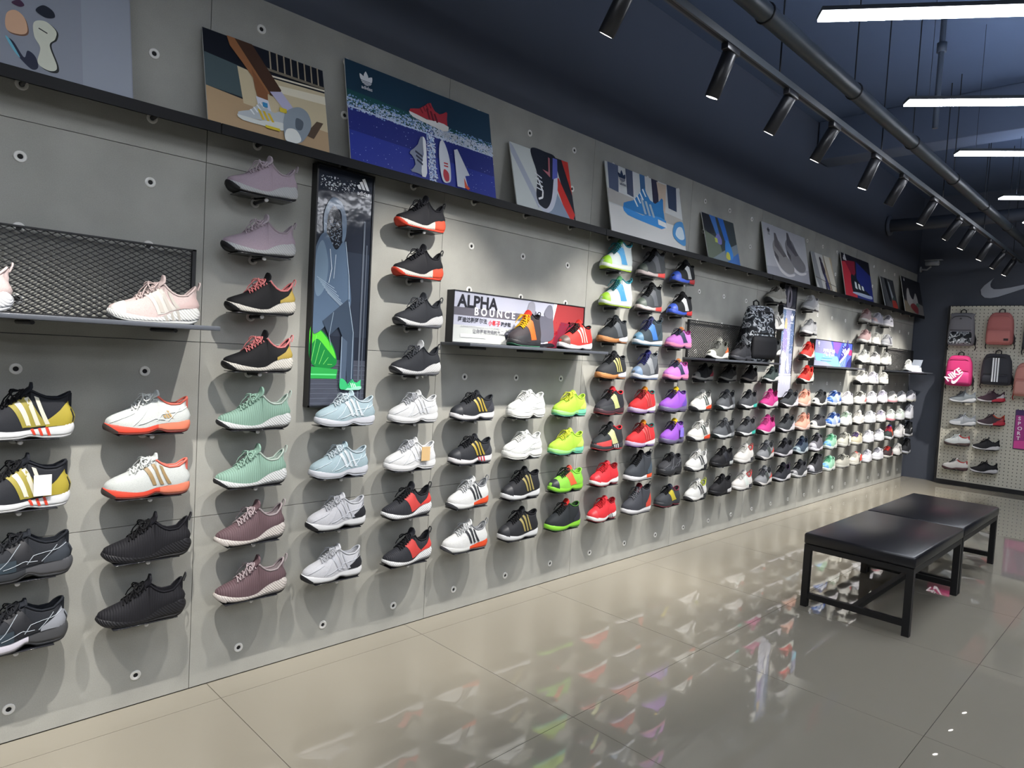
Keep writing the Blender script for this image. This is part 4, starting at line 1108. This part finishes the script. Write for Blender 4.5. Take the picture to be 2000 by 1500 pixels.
ws(6, 6, 'mid', '33383c', 'c98a52', 'black mid-top with tan gum sole and white heel', 'the plain black gum-soled mid-top', out='a86c3c', lace='1c1f22', s2=(.56, 'e9eaf2'), saddle='5a6066')
ws(6, 5, 'mid', '2f3236', 'c98a52', 'black gum-soled shoe with yellow stripes', 'the gum-soled shoe with yellow stripes', out='b4743f', lace='1c1e22', st='e6d27a', s2=(.6, 'dfe0ea'))
ws(6, 4, 'mid', '2a2c33', '4a3038', 'black and red basketball shoe with yellow eyestay', 'the black and red shoe with yellow eyestay', out='8b3038', lace='16171a', saddle='c9cf8a', tongue='d8303c', lin='d8303c', collar='d8303c', mud='33363a')
ws(6, 3, 'mid', '2c3034', '3a3d42', 'black basketball shoe with white stripes on its sole', 'the black shoe with white sole stripes', out='b03c44', lace='1b1d21', saddle='d0d29a', lin='d8303c', collar='d8303c', mud='d04a4a', bars='e9ebee')
pair(6, 2, 'runner', 'e2303a', 'e9eceb', 'red basketball shoe with white heel sole', out='8b2a34', lace='c9262f', tongue='e8404a', lin='8a1a22', s2=(.55, 'f0f2f2'), toe='d83640', lo=dict(bars='2a2b30'))
pair(7, 8, 'high', '3f4448', 'c4b8b6', 'grey and black high-top with red sole', out='4a4446', lace='141519', toe='4f5a52', saddle='55595f', s2=(.6, 'dc4a44'), tongue='18191c', lin='1c1d21', collar='17181b')
ws(7, 6, 'high', '33414a', 'cfd6dc', 'grey shoe with bright blue straps', 'the grey shoe with blue straps', out='5a86a0', lace='2b2f55', toe='5c88a4', saddle='3f79c6', tongue='3a3f66', heel='3a4a50')
ws(7, 5, 'high', '6c7178', 'dfe2e6', 'silver grey shoe with navy tongue', 'the silver grey shoe with navy tongue', out='6b83ad', lace='2b2f66', toe='7d98b8', saddle='9ca0a4', tongue='2c2c6e', heel='3c4044')
pair(7, 4, 'mid', 'dc3338', 'c9b6d2', 'red mid-top with yellow badge', out='8a6ab0', lace='8a2028', st='d85a58', tongue='d98a2a', s2=(.5, 'eeeaf0'), lin='2f6a68')
ws(7, 2, 'high', '3a3f46', 'e6e7ea', 'dark slate shoe with orange heel and black laces', 'the slate shoe with orange heel', out='c9cbce', lace='111215', s2=(.7, 'ee5a34'), tongue='131418', lin='2a2d33', heel='4a5a68')
ws(7, 1, 'high', '3c3f47', 'd9dadd', 'dark slate shoe with red heel panel', 'the slate shoe with red heel panel', out='8b8d92', lace='6a6d74', heel='cf4a3c', tongue='7a2230', lin='1d1e22')
pair(8, 8, 'mid', '1e2024', '3a5ac9', 'black shoe with blue toe and red heel', out='4a4c50', lace='101114', toe='3a5cc6', s2=(.62, 'd23a3c'), saddle='d5d8da', lin='141518')
pair(8, 6, 'runner', 'c77ccf', 'd883a6', 'lilac pink shoe with navy strap', out='7a4a7a', lace='2b3046', saddle='2e3350', tongue='e8955a', lin='8a2a66')
pair(8, 4, 'mid', '9a58cc', '6a6484', 'purple basketball shoe with yellow tongue', out='56506e', lace='2a1c44', tongue='e6c21e', lin='3c2a66', heel='6e50b8', lo=dict(tagc='7a6ac4'))
ws(8, 2, 'chunky', '34363b', '2c2e32', 'black chunky shoe without bright trim', 'the plain black chunky shoe', pipe='55585e', out='202225', lace='15161a', mud='3f4247', heel='2a2c33')
ws(8, 1, 'runner', '3a3e44', '30353a', 'black shoe with yellow side patch', 'the black shoe with yellow patch', out='8a3a48', lace='17181c', saddle='c2b437', lin='7a3a4a', tongue='2a3044')
# ---- middle of the wall
pair(9, 4, 'boost', 'e6e6e0', 'e9e9e4', 'white boost shoe with green-black stripes and orange heel', out='45474a', lace='cfd0cc', st='2a3a3a', s2=(.56, 'ee4f2c'), guard='3a3c40', lin='8b8b88')
pair(9, 2, 'boost', 'e9eae8', 'efefec', 'white boost shoe with black heel block', out='3a3c40', lace='dcdcd8', st='2b2f33', s2=(.72, '33363a'), guard='4a4c50', lo=dict(lin='b4c23a', collar='b4c23a'))
ws(9, 5, 'boost', '2e3034', 'a9a9a4', 'black shoe with silver toe, first below the mesh shelf', 'the first black shoe below the mesh shelf', out='3a3a3e', lace='1b1c20', toe='8d8d8a', heel='a83a4a', scale=.83)
ws(10, 5, 'alpha', '4a4b4a', '9a9a94', 'dark grey-green shoe, second below the mesh shelf', 'the second shoe below the mesh shelf', out='222326', lace='26272a', st='2b2c2e', scale=.83)
ws(11, 5, 'alpha', '48464a', 'a39c94', 'dark taupe shoe, third below the mesh shelf', 'the third shoe below the mesh shelf', out='26262a', lace='242428', st='39383c', scale=.83)
ws(12, 5, 'alpha', '3a4a48', 'eceeec', 'dark green shoe with white sole, fourth below the mesh shelf', 'the fourth shoe below the mesh shelf', out='1d1f22', lace='2a3638', lin='2b3438', scale=.83)
pair(10, 4, 'boost', '5f6368', 'dcdfe0', 'mid-grey boost shoe with black stripes', out='1f2a2c', lace='44474c', st='26282c', guard='1f2a2c', s2=(.74, '8b8e92'), lin='26282c')
ws(10, 2, 'boost', '17181d', '1a1b20', 'black boost shoe with a lime sole block', 'the black boost shoe with lime block', out='111216', lace='1b1c20', st='2b2d36', s2=(.74, 'c9cfcf'), saddle='20222a', heel='22252c')
ws(10, 1, 'boost', '1b1c21', '1c1d22', 'black boost shoe with a pale heel block', 'the black boost shoe with pale heel', out='131418', lace='16171b', s2=(.7, 'd9dadb'))
pair(11, 4, 'boost', '4a4d52', 'f0f2f2', 'dark grey boost shoe with teal heel block', out='26282c', lace='2a2c31', s2=(.66, '3dbfae'), guard='26282c', lin='1d1e22')
pair(11, 2, 'boost', 'e6e4e0', 'efeeea', 'white boost shoe with red tongue label', out='8b8b8b', lace='d9d8d4', s2=(.72, '3a3c42'), lin='cf4a48', collar='cf4a48', lo=dict(saddle='dfe9e4'))
pair(12, 4, 'alpha', 'e2439a', 'f2ecef', 'hot pink trainer with white sole', out='1b1b1e', lace='e85aa6', lin='8a1f55', guard='1b1b1e')
pair(12, 2, 'alpha', '8f9296', 'eceae6', 'grey trainer with red heel', out='3a3b3e', lace='55585e', saddle='4a5250', heel='e85a50', guard='4a4c50', lin='3a3c40')
pair(13, 4, 'alpha', '3f4347', 'f2eef2', 'dark grey trainer with white heel clip', out='1d1e22', lace='2a2c31', heel='eadfe8', guard='1d1e22', lin='2a2b2f')
ws(13, 2, 'alpha', '3b3d44', 'eceaf0', 'charcoal trainer beside the red-heeled grey one, second row up', 'the charcoal trainer in the second row', out='3a2a3a', lace='1d1e24', lin='1a1b20')
ws(13, 1, 'alpha', '2c2e38', 'dfdfe6', 'black trainer with white heel, bottom row', 'the black trainer in the bottom row', out='1b1c26', lace='15161c', lin='3a2a44', s2=(.6, 'ecebf0'))
pair(14, 8, 'runner', 'b7b8ba', 'c9c9c8', 'pale grey-white shoe beside the tall lilac poster', out='3a3a3e', lace='c9cacb', heel='cfcfcd', lin='a0a1a4')
pair(14, 6, 'alpha', 'd8302a', 'dfe4d8', 'bright red trainer with black toe guard', out='17171b', lace='a8201c', heel='cfd8c8', guard='17171b', st='4a7a44', stw=.02)
pair(14, 4, 'alpha', 'e6ac96', 'e8d2c8', 'peach trainer', out='b08f88', lace='e2a088', lin='d98a7a')
ws(14, 2, 'alpha', '3a4a5c', 'c3d0d6', 'dark teal-blue trainer in the second row', 'the dark teal-blue trainer', out='2a2f36', lace='23304a', toe='8fa4ac', lin='1d2533')
ws(14, 1, 'alpha', '3f4146', 'dfe0e0', 'black knit trainer lying flat in the bottom row', 'the black knit trainer', out='b0b2b4', lace='1f2024', toe='9a9b9e')
ws(15, 4, 'boost', '2a2c2e', 'dfe0da', 'black and white trainer, first right of the peach shoes', 'the black and white trainer by the peach shoes', out='5a5a58', lace='3a3c3e', toe='d9dad4', heel='cfd6e2')
ws(15, 3, 'court', '44454a', 'eceae2', 'dark grey low shoe with thick cream sole', 'the dark grey cream-soled shoe', out='dcdad2', lace='2a2b30', toe='d6d4cc')
ws(15, 2, 'mid', '6b6a72', 'e2e0e8', 'grey and black zigzag-laced trainer', 'the grey zigzag-laced trainer', out='3a3b42', lace='26272c', toe='b3b2ba', lin='2a2b30')
ws(15, 1, 'high', '3a3b40', '44464d', 'tall black and grey shoe with white sole edge', 'the tall black and grey shoe', out='e6e6e6', lace='1f2024', toe='b9b9bf', tongue='1a1b1e')
pair(16, 4, 'runner', 'a9bce0', 'e6e8e2', 'blue and white trainer', out='cfd3d6', lace='2f5aa6', toe='2f6cc4', saddle='dfe4ee', heel='3a66b8', lin='2b3f86')
pair(16, 2, 'runner', '9fd2b4', 'e2ebe6', 'mint trainer with sky blue toe', out='dfe6e2', lace='6ac296', toe='6aa6da', heel='dfe6d0', s2=(.4, 'eef2ec'))
WHT = ['e6e6e4', 'ebebec', 'dfe2e0', 'e9e7e2']
ROWN = {4: 'fourth', 3: 'third', 2: 'second', 1: 'bottom', 8: 'top', 7: 'second from top', 6: 'third from top', 5: 'fourth from top'}
COLN = {17: 'seventh', 18: 'sixth', 19: 'fifth', 20: 'fourth', 21: 'third', 22: 'second', 23: 'first'}
far = {  # (col,row): (shape, upper, sole, words, extra)
 (17, 4): ('court', 'dfdde2', 'e9e6ea', 'white low shoe', dict(lin='9a98a0')), (17, 3): ('runner', 'dfe6de', 'e2e6e2', 'pale mint-white shoe', dict(lace='a9c2ae')),
 (17, 2): ('runner', 'c9c9bc', 'd6d6cc', 'stone grey shoe with a price card', dict(tagc='e0e0d2', lace='9a9a92')), (17, 1): ('court', 'bdbcb0', 'cfcec4', 'stone grey shoe', dict(lace='7a7a74')),
 (18, 4): ('court', 'd8d8d0', 'dfdfd8', 'off-white shoe with red heel patch', dict(heel='d86a6a', lace='6a6a66')), (18, 3): ('boost', 'dcdad4', 'e6e4de', 'off-white shoe with black collar', dict(lin='2a2a2c', collar='2a2a2c', out='3a3a3c')),
 (18, 2): ('court', 'd6cdb0', 'dddccf', 'cream shoe with purple laces', dict(lace='6a5a8a')), (18, 1): ('court', 'd9d6ca', 'dcdacf', 'cream shoe with a red tag', dict(tagc='d8483c', tongue='d8483c')),
 (19, 4): ('court', 'ececf0', 'eeeef2', 'plain white shoe', dict()), (19, 3): ('court', 'e9ebee', 'eceef2', 'white shoe with pale blue panel', dict(saddle='dfe6f2')), (19, 2): ('court', 'ececf2', 'eeeef4', 'bright white shoe', dict()), (19, 1): ('court', 'e4e4ea', 'e8e8ee', 'white lace-up shoe', dict(lace='cfcfd8')),
 (20, 4): ('runner', 'e2e0ea', 'e8e6ee', 'lilac-white shoe', dict(lace='c9c6d6')), (20, 3): ('court', 'e9e8e6', 'eceae8', 'white shoe with lilac laces', dict(lace='c0bcd0')), (20, 2): ('court', 'efeff4', 'f0f0f4', 'white shoe with green heel dot', dict(heel='dfe9e4', lace='d8d8e0')), (20, 1): ('court', 'e9e9ef', 'eeeef2', 'white shoe with grey laces', dict(lace='b9b9c4')),
 (21, 4): ('court', 'ebe9e6', 'e6a0a8', 'white shoe with pink sole', dict(swoosh='4a5a52')), (21, 3): ('court', 'e9efe9', 'ea8c98', 'white shoe with rose pink sole', dict(heel='bfe2d0')),
 (21, 2): ('mid', '2f3a3a', 'dfe0e2', 'black shoe with red and blue trim', dict(lace='c9344a', tongue='3a4a9a', saddle='d85a3a')), (21, 1): ('court', '3a2c30', 'd6d4cc', 'black shoe with red laces', dict(lace='c93a34', heel='c98a8a')),
 (22, 4): ('court', 'eeeef2', 'dfe0e2', 'white low-cut shoe', dict()), (22, 3): ('court', 'eaf0ea', 'e9eaee', 'white shoe with faint green side', dict(saddle='d6ebdc')), (22, 2): ('mid', 'ecebea', 'e2e2e4', 'white mid-top with a price tag', dict(tagc='f2f0f0')), (22, 1): ('runner', 'e9e8e4', 'dddcd8', 'white shoe with black side dots', dict(st='2b2c30', out='3a3a3c')),
 (23, 4): ('runner', 'd9dae2', 'd6d6cc', 'white shoe with grey side mark', dict(swoosh='6a6c78')), (23, 3): ('high', 'e4e6ec', 'e2e4ea', 'white high-top', dict(lace='b9bcc8')), (23, 2): ('high', '26282b', 'd3d5da', 'black high-top with white mark', dict(swoosh='d8dadd', lace='1b1c1e')), (23, 1): ('high', '2a2c30', 'cfd2d8', 'black high-top with white toe logo', dict(saddle='3a3c40', lace='1d1e20')),
 (18, 8): ('runner', 'b9a3a2', 'd3d1cb', 'white shoe with pinkish laces', dict(lace='a07a7a', tongue='8a5a5a')), (18, 7): ('runner', 'b79a98', 'd6d4ce', 'white shoe with rosy tongue', dict(lace='c09a9a', heel='cfcdc8')), (18, 6): ('boost', 'c9cac4', 'd6d6d0', 'grey-white shoe with black sole', dict(out='1d1d20', guard='1d1d20')), (18, 5): ('boost', 'cfcfc8', 'dcdcd4', 'grey-white shoe with black toe guard', dict(out='1d1d20', guard='1d1d20', lace='9a9a94')),
 (19, 8): ('court', 'c3c2ce', 'cfcdd2', 'greyish white shoe', dict(toe='d9b8b4')), (19, 7): ('court', 'd8d8d0', 'dcdcd6', 'white shoe with three black strokes', dict(st='2a2c33', stw=.02)), (19, 6): ('court', 'dfdfda', 'e2e2dc', 'white shoe with dark eyelets', dict(lace='8a8a8a')), (19, 5): ('court', 'e6e4ec', 'e4e2e0', 'white shoe with blue stripes', dict(st='5a5c86', stw=.022)),
 (20, 8): ('court', 'b9b9c2', 'c9c8cc', 'light grey shoe', dict(swoosh='5a5c60', lace='8b8b94')), (20, 7): ('court', 'c3c4c6', 'cfd0d2', 'light grey shoe with white laces', dict(lace='e9e9ec', saddle='6a6c78')), (20, 6): ('runner', 'dcdcd6', 'dfdfda', 'off-white low shoe', dict()), (20, 5): ('court', 'dddcd4', 'e2e2da', 'off-white shoe with grey loop', dict(swoosh='8a8a84')),
}
for (c, r), (sh, u, s_, words, ex) in far.items():
    lb = '%s, %s row, %s column from the corner' % (words, ROWN[r], COLN[c])
    ex = dict(ex); ex.setdefault('out', 'b9b9b6')
    ws(c, r, sh, u, s_, lb, 'the %s, %s row near the corner' % (words, ROWN[r]), **ex)
# ---- behind the camouflage backpack
ws(12, 8, 'chunky', 'a9a69c', 'b9b7ae', 'beige shoe with black toe guard above the camouflage backpack', 'the beige shoe above the backpack', out='17171b', lace='5a5852', guard='17171b')
ws(12, 7, 'alpha', 'e2e2de', 'efefec', 'white shoe half hidden behind the camouflage backpack', 'the white shoe behind the backpack', out='2a2b2e', st='33363a')
ws(12, 6, 'alpha', '2f3336', 'f0f0ec', 'black shoe with white sole right of the backpack', 'the black shoe right of the backpack', out='1d1e22', lace='202326')
# ---- shoes standing on display shelves
shoe((.17, .80, 1.4815), math.radians(-3), 'alpha', 'd6c3bf', 'dcdedb', 'pale pink and white trainer standing at the right end of the shelf', out='c9ccc9', lace='cdbab6', toe='d9dad5', heel='cdb4b0', saddle='d3cfc8', bars='b4b0a8', group='shoes standing on display shelves', fab='knit', st='c3bdb4')
shoe((.17, .235, 1.4815), math.radians(-3), 'alpha', 'd8c6c3', 'e4e6ea', 'pale pink trainer cut off by the left edge of the photograph', out='d3d5d8', lace='d3c0bc', group='shoes standing on display shelves')
shoe((.15, 2.72, 1.4815), math.radians(12), 'high', '3a3438', '1f2024', 'black shoe with yellow and orange laces before the sign', out='2f6a50', lace='f2b71e', tongue='e23a30', lin='16171a', mud='2a2a2e', saddle='ee6a24', group='shoes standing on display shelves')
shoe((.15, 3.16, 1.4815), math.radians(2), 'mid', 'dc342e', 'e6e3e6', 'red shoe with white stripes at the right of the sign', out='2a2a2e', lace='221c1e', st='e6b8ae', toe='5a4a44', lin='17171a', group='shoes standing on display shelves')
shoe((.15, 4.90, 1.4815), math.radians(2), 'alpha', '5a5c56', 'e2e2da', 'grey shoe with orange heel in front of the mesh', out='17181b', lace='6a6c68', heel='e8652c', tongue='a3a49c', toe='c9cabd', group='shoes standing on display shelves')
shoe((.20, 5.19, 1.4815), math.radians(0), 'runner', '23252b', '3a3c42', 'dark shoe in the shadow of the camouflage backpack', out='1b1c20', lace='1a1b1f', group='shoes standing on display shelves')
shoe((.16, 9.92, 1.4815), math.radians(8), 'runner', 'e4e6e2', 'eceeea', 'white trainer standing on the corner display shelf', out='26282c', lace='d2d4d0', group='shoes standing on display shelves')
t = empty('display_stand', (.12, 10.22, 1.4812)); tag(t, 'clear and white tilted sign stand on the corner shelf', 'display stand')
mb = MB(); mb.box(0, .12, -.1, .12, 0, .004, bev=.001); obj('base', mb, M('eef0f6', .3), t)
mb = MB(); mb.prism([(-.1, .004), (.12, .004), (.08, .06), (-.06, .085)], .01, .1); obj('block', mb, M('eef0fa', .3), t)
mb = MB(); mb.prism([(-.02, .06), (.0, .06), (.1, .16), (.085, .165)], .0, .11); obj('panel', mb, M('8a919c', .1, spec=.7), t)

# ------------------------------------------------------------------ pegboard on the end wall, with bags and trainers
PY = 10.60      # face of the pegboard
t = empty('pegboard', (0.41, PY, 0.0), (0, 0, -PI / 2)); tag(t, 'white perforated pegboard in a black frame on the end wall', 'pegboard')
mb = MB(); mb.box(-0.02, 0, 0.025, 2.375, 0.06, 2.39); obj('board', mb, M('c4c1b2', 0.6, 'pegboard'), t)
mb = MB(); mb.box(-0.11, -0.021, 0.0, 2.4, 0.0, 2.4); obj('back_box', mb, BLACK, t)
mb = MB(); mb.box(-0.02, 0.012, 0.0, 2.4, 0.0, 0.06); obj('bottom_rail', mb, BLACK, t)
mb = MB(); mb.box(-0.02, 0.006, 0.0, 0.025, 0.06, 2.39); obj('side_rail', mb, BLACK, t)
mb = MB(); mb.box(-0.02, 0.006, 2.375, 2.4, 0.06, 2.39); obj('side_rail', mb, BLACK, t)
t = empty('wall_logo', (0.735, YF - 0.001, 2.50), (0, 0, -PI / 2)); tag(t, 'large grey tick-shaped sports logo on the dark end wall', 'logo')
mb = MB(); mb.prism([(a * 0.72, b * 0.40) for a, b in SWOOSH], 0.002, 0.02); obj('tick', mb, M('a3a8b2', 0.5), t)

def ring_loft(rows):
    mb = MB(); n = len(rows[0]); vs = [p for r in rows for p in r]; fs = []
    for i in range(len(rows) - 1):
        for k in range(n): fs.append((i * n + k, i * n + (k + 1) % n, (i + 1) * n + (k + 1) % n, (i + 1) * n + k))
    fs.append(tuple(range(n))[::-1]); fs.append(tuple(range((len(rows) - 1) * n, len(rows) * n)))
    mb.add(vs, fs, 0, True); return mb
def sq(w, d, cx, z, n=20, e=.55, y0=0):
    """rounded-rectangle ring; local x = depth (front +x), y = width"""
    out = []
    for k in range(n):
        a = 2 * PI * k / n; c, s_ = math.cos(a), math.sin(a)
        out.append((cx + d / 2 * math.copysign(abs(c) ** e, c), y0 + w / 2 * math.copysign(abs(s_) ** e, s_), z))
    return out
def backpack(loc, rotz, w, d, h, col, label, pocket=None, strap='1b1c20', top=.62, kind='fabric', pkind='fabric', deco=None, zipc=None, ph=.46, handle=True, hang=True, group='bags hung on the pegboard'):
    t = empty('backpack', loc, (0, 0, rotz)); tag(t, label, 'backpack', group)
    m = M(col, .75, kind, spec=.3)
    prof = [(0, .72, .7), (.02, .92, .92), (.10, 1, 1), (.35, 1.0, 1.0), (.6, .97, .95), (.78, .92, .86), (.90, .78 + .2 * (top - .6), .7), (.965, top, .5), (1.0, top * .7, .2)]
    obj('body', ring_loft([sq(w * a, d * b, d * .5, h * z) for z, a, b in prof]), m, t)
    pc = pocket or col
    pr = [(.05, .78, .2), (.07, .86, .8), (.14, .88, 1), (ph - .1, .86, 1), (ph - .03, .82, .8), (ph, .74, .15)]
    obj('front_pocket', ring_loft([sq(w * a, d * .34 * b, d * .98, h * z) for z, a, b in pr]), M(pc, .7, pkind, spec=.3), t)
    zc = M(zipc or '222226', .5)
    mb = MB(); mb.tube([(d * 1.0, w * x, h * (ph + .05)) for x in (-.4, -.2, 0, .2, .4)], .0035, 6); obj('zip', mb, zc, t)
    mb = MB(); mb.tube([(d * (.96 - .22 * abs(x) ** 3), w * .43 * x, h * (.9 - .16 * abs(x) ** 4)) for x in (-1, -.75, -.5, -.25, 0, .25, .5, .75, 1)], .004, 6); obj('zip', mb, zc, t)
    if handle:
        mb = MB(); mb.tube([(d * .25, -.03, h * .97), (d * .2, -.028, h + .035), (d * .2, 0, h + .05), (d * .2, .028, h + .035), (d * .25, .03, h * .97)], .007, 6); obj('handle', mb, M(strap, .8, 'fabric'), t)
    for sg in (-1, 1):
        mb = MB(); mb.tube([(.012, sg * w * .2, h * .9), (-.008, sg * w * .32, h * .6), (-.004, sg * w * .5, h * .2), (.01, sg * w * .5, h * .04)], .012, 6); obj('strap', mb, M(strap, .8, 'fabric'), t)
        if not hang: continue
        mb = MB(); mb.tube([(.008, sg * w * .5, h * .05), (.006, sg * w * .54, -h * .05), (.006, sg * w * .5, -h * .13)], .006, 5); obj('strap_end', mb, M(strap, .8, 'fabric'), t)
    if deco: deco(t, w, d, h)
    return t
def peg_hook(x, z, ln=.12):
    t = empty('peg_hook', (x, PY, z), (0, 0, -PI / 2)); return t
BF = PY - 0.03
R9 = -PI / 2
def deco_camo(t, w, d, h):
    p = Print(.05, .05, d * 1.01); p.bars('26282c', -.02, h * .80, .035, False); p.build(t, 'printed_logo')
def deco_nike(t, w, d, h):
    p = Print(w, h, d * 1.16)
    a = math.radians(40)
    p.text('f4e6ee', 'NIKE', -w * .33, h * .12, .105, .004, .92, a, True)
    ca, sa = math.cos(a), math.sin(a)
    p.poly('f4e6ee', [(-w * .12 + (u * .2) * ca - (v * .11) * sa, h * .03 + (u * .2) * sa + (v * .11) * ca) for u, v in SWOOSH], True)
    p.build(t, 'printed_logo')
def deco_stripes(t, w, d, h):
    p = Print(w, h, d * 1.17)
    for i in range(3): p.poly('eceef0', [(-.035 + .027 * i, h * .1), (-.018 + .027 * i, h * .1), (-.018 + .027 * i, h * .86), (-.035 + .027 * i, h * .86)], True)
    p.build(t, 'printed_stripes')
def deco_label(t, w, d, h):
    p = Print(w, h, d * 1.16); p.poly('3c2a2c', [(w * .2, h * .12), (w * .37, h * .12), (w * .37, h * .19), (w * .2, h * .19)], True); p.build(t, 'sewn_label')
backpack((.60, BF, 1.86), R9, .30, .13, .43, '8f8e94', 'grey roll-top backpack with a mottled silver pocket at the upper left', pocket='8a8b92', pkind='camo', deco=deco_camo, top=.95, ph=.42)
backpack((1.02, BF, 1.885), R9, .29, .14, .41, 'd0807c', 'plain coral pink backpack hung at the top of the pegboard', pocket='d98a84', deco=deco_label, top=.66, strap='3a3236', zipc='b06a68')
backpack((.615, BF, 1.33), R9, .30, .15, .40, 'd83a7c', 'hot pink backpack with white lettering and tick', pocket='e2478a', deco=deco_nike, top=.7, strap='1b1c20', zipc='a8245c')
backpack((1.02, BF, 1.37), R9, .33, .13, .40, '45464d', 'dark grey backpack with three vertical white stripes', pocket='3d3e46', deco=deco_stripes, top=.74, ph=.3)
backpack((1.36, BF, 1.25), R9, .30, .14, .42, 'de9a90', 'coral pink backpack cut by the right edge beside the striped one', pocket='e0a298', top=.66, strap='c43a3a', zipc='b06a68')
backpack((1.40, BF, 1.83), R9, .28, .12, .46, '5b5f68', 'slate grey bag at the upper right edge of the pegboard', pocket='50545c', top=.7, strap='24262c')
pp = [('grey and white sports shoe, first row left on the pegboard', .675, 1.105, 'alpha', '8f979c', 'eceef0', dict(lace='5a5f64', out='8a8d90')),
      ('white shoe with red heel sole, first row right on the pegboard', .985, 1.135, 'alpha', '4a3440', 'eceaea', dict(lace='9a8a90', s2=(.55, 'd8344a'), heel='d8d0d0')),
      ('silver shoe, second row left on the pegboard', .695, .80, 'alpha', 'a8aeb4', 'e9ebee', dict(lace='5a5e64', mud='d6d9dd', out='44474c')),
      ('dark shoe with red heel, second row right on the pegboard', 1.005, .835, 'alpha', '4a3c44', 'e2e0e0', dict(heel='b03038', s2=(.6, 'd8344a'), lin='e85a3a')),
      ('white shoe with red collar, third row left on the pegboard', .655, .53, 'runner', 'd6dcdc', '5a4a48', dict(lin='cf3a3a', collar='cf3a3a', out='3a3436', lace='c9cfd0')),
      ('black shoe with white sole, third row right on the pegboard', .975, .515, 'alpha', '24262b', 'e4e4e6', dict(lace='17181c')),
      ('white shoe with dark sole and dark laces, lowest row left on the pegboard', .655, .205, 'runner', 'd8d6d4', '55393c', dict(lin='b03a3a', collar='c04a48', out='3a2a2e', lace='26262a')),
      ('black shoe with white sole, lowest row right on the pegboard', .975, .215, 'alpha', '1c1d22', 'dcdce2', dict(lace='131418'))]
for lb, x, z, sh, u, so, ex in pp:
    shoe((x, PY - .088, z + .0122), R9 + math.radians(3), sh, u, so, lb, lite=True, group='shoes displayed on the pegboard', **ex)
    plate((x, PY + .0015, z), R9, ' '.join(('dark holder under the ' + lb).split()[:16]))
t = empty('banner', (1.245, PY - .004, .575), (0, 0, R9)); tag(t, 'magenta vertical banner lettered SPORT on the pegboard', 'banner')
mb = MB(); mb.box(0, .012, 0, .34, 0, .50); obj('panel', mb, M('3a2a50', .5), t)
p = Print(.34, .50, .0123); p.rect('a83a86', 0.02, .02, .98, .86); p.rect('4a2f62', .02, .86, .98, .98); p.poly('d84a9a', [(.02, .02), (.98, .02), (.98, .3), (.02, .2)])
p.poly('7a2f7a', [(.3, .3), (.5, .8), (.8, .7), (.7, .3)])
for i, ch in enumerate('SPORT'): p.text('f2e8f0', ch, .09, .74 - .125 * i, .062, .0015)
p.build(t)

# camouflage backpack standing on the display shelf
backpack((.112, 5.53, 1.4813), math.radians(-20), .31, .16, .47, '1a1b20', 'black and white camouflage backpack standing on the display shelf', pocket='1c1d22', kind='camo', pkind='fabric', top=.8, ph=.46, hang=False, strap='15161a', group='bag standing on the display shelf')
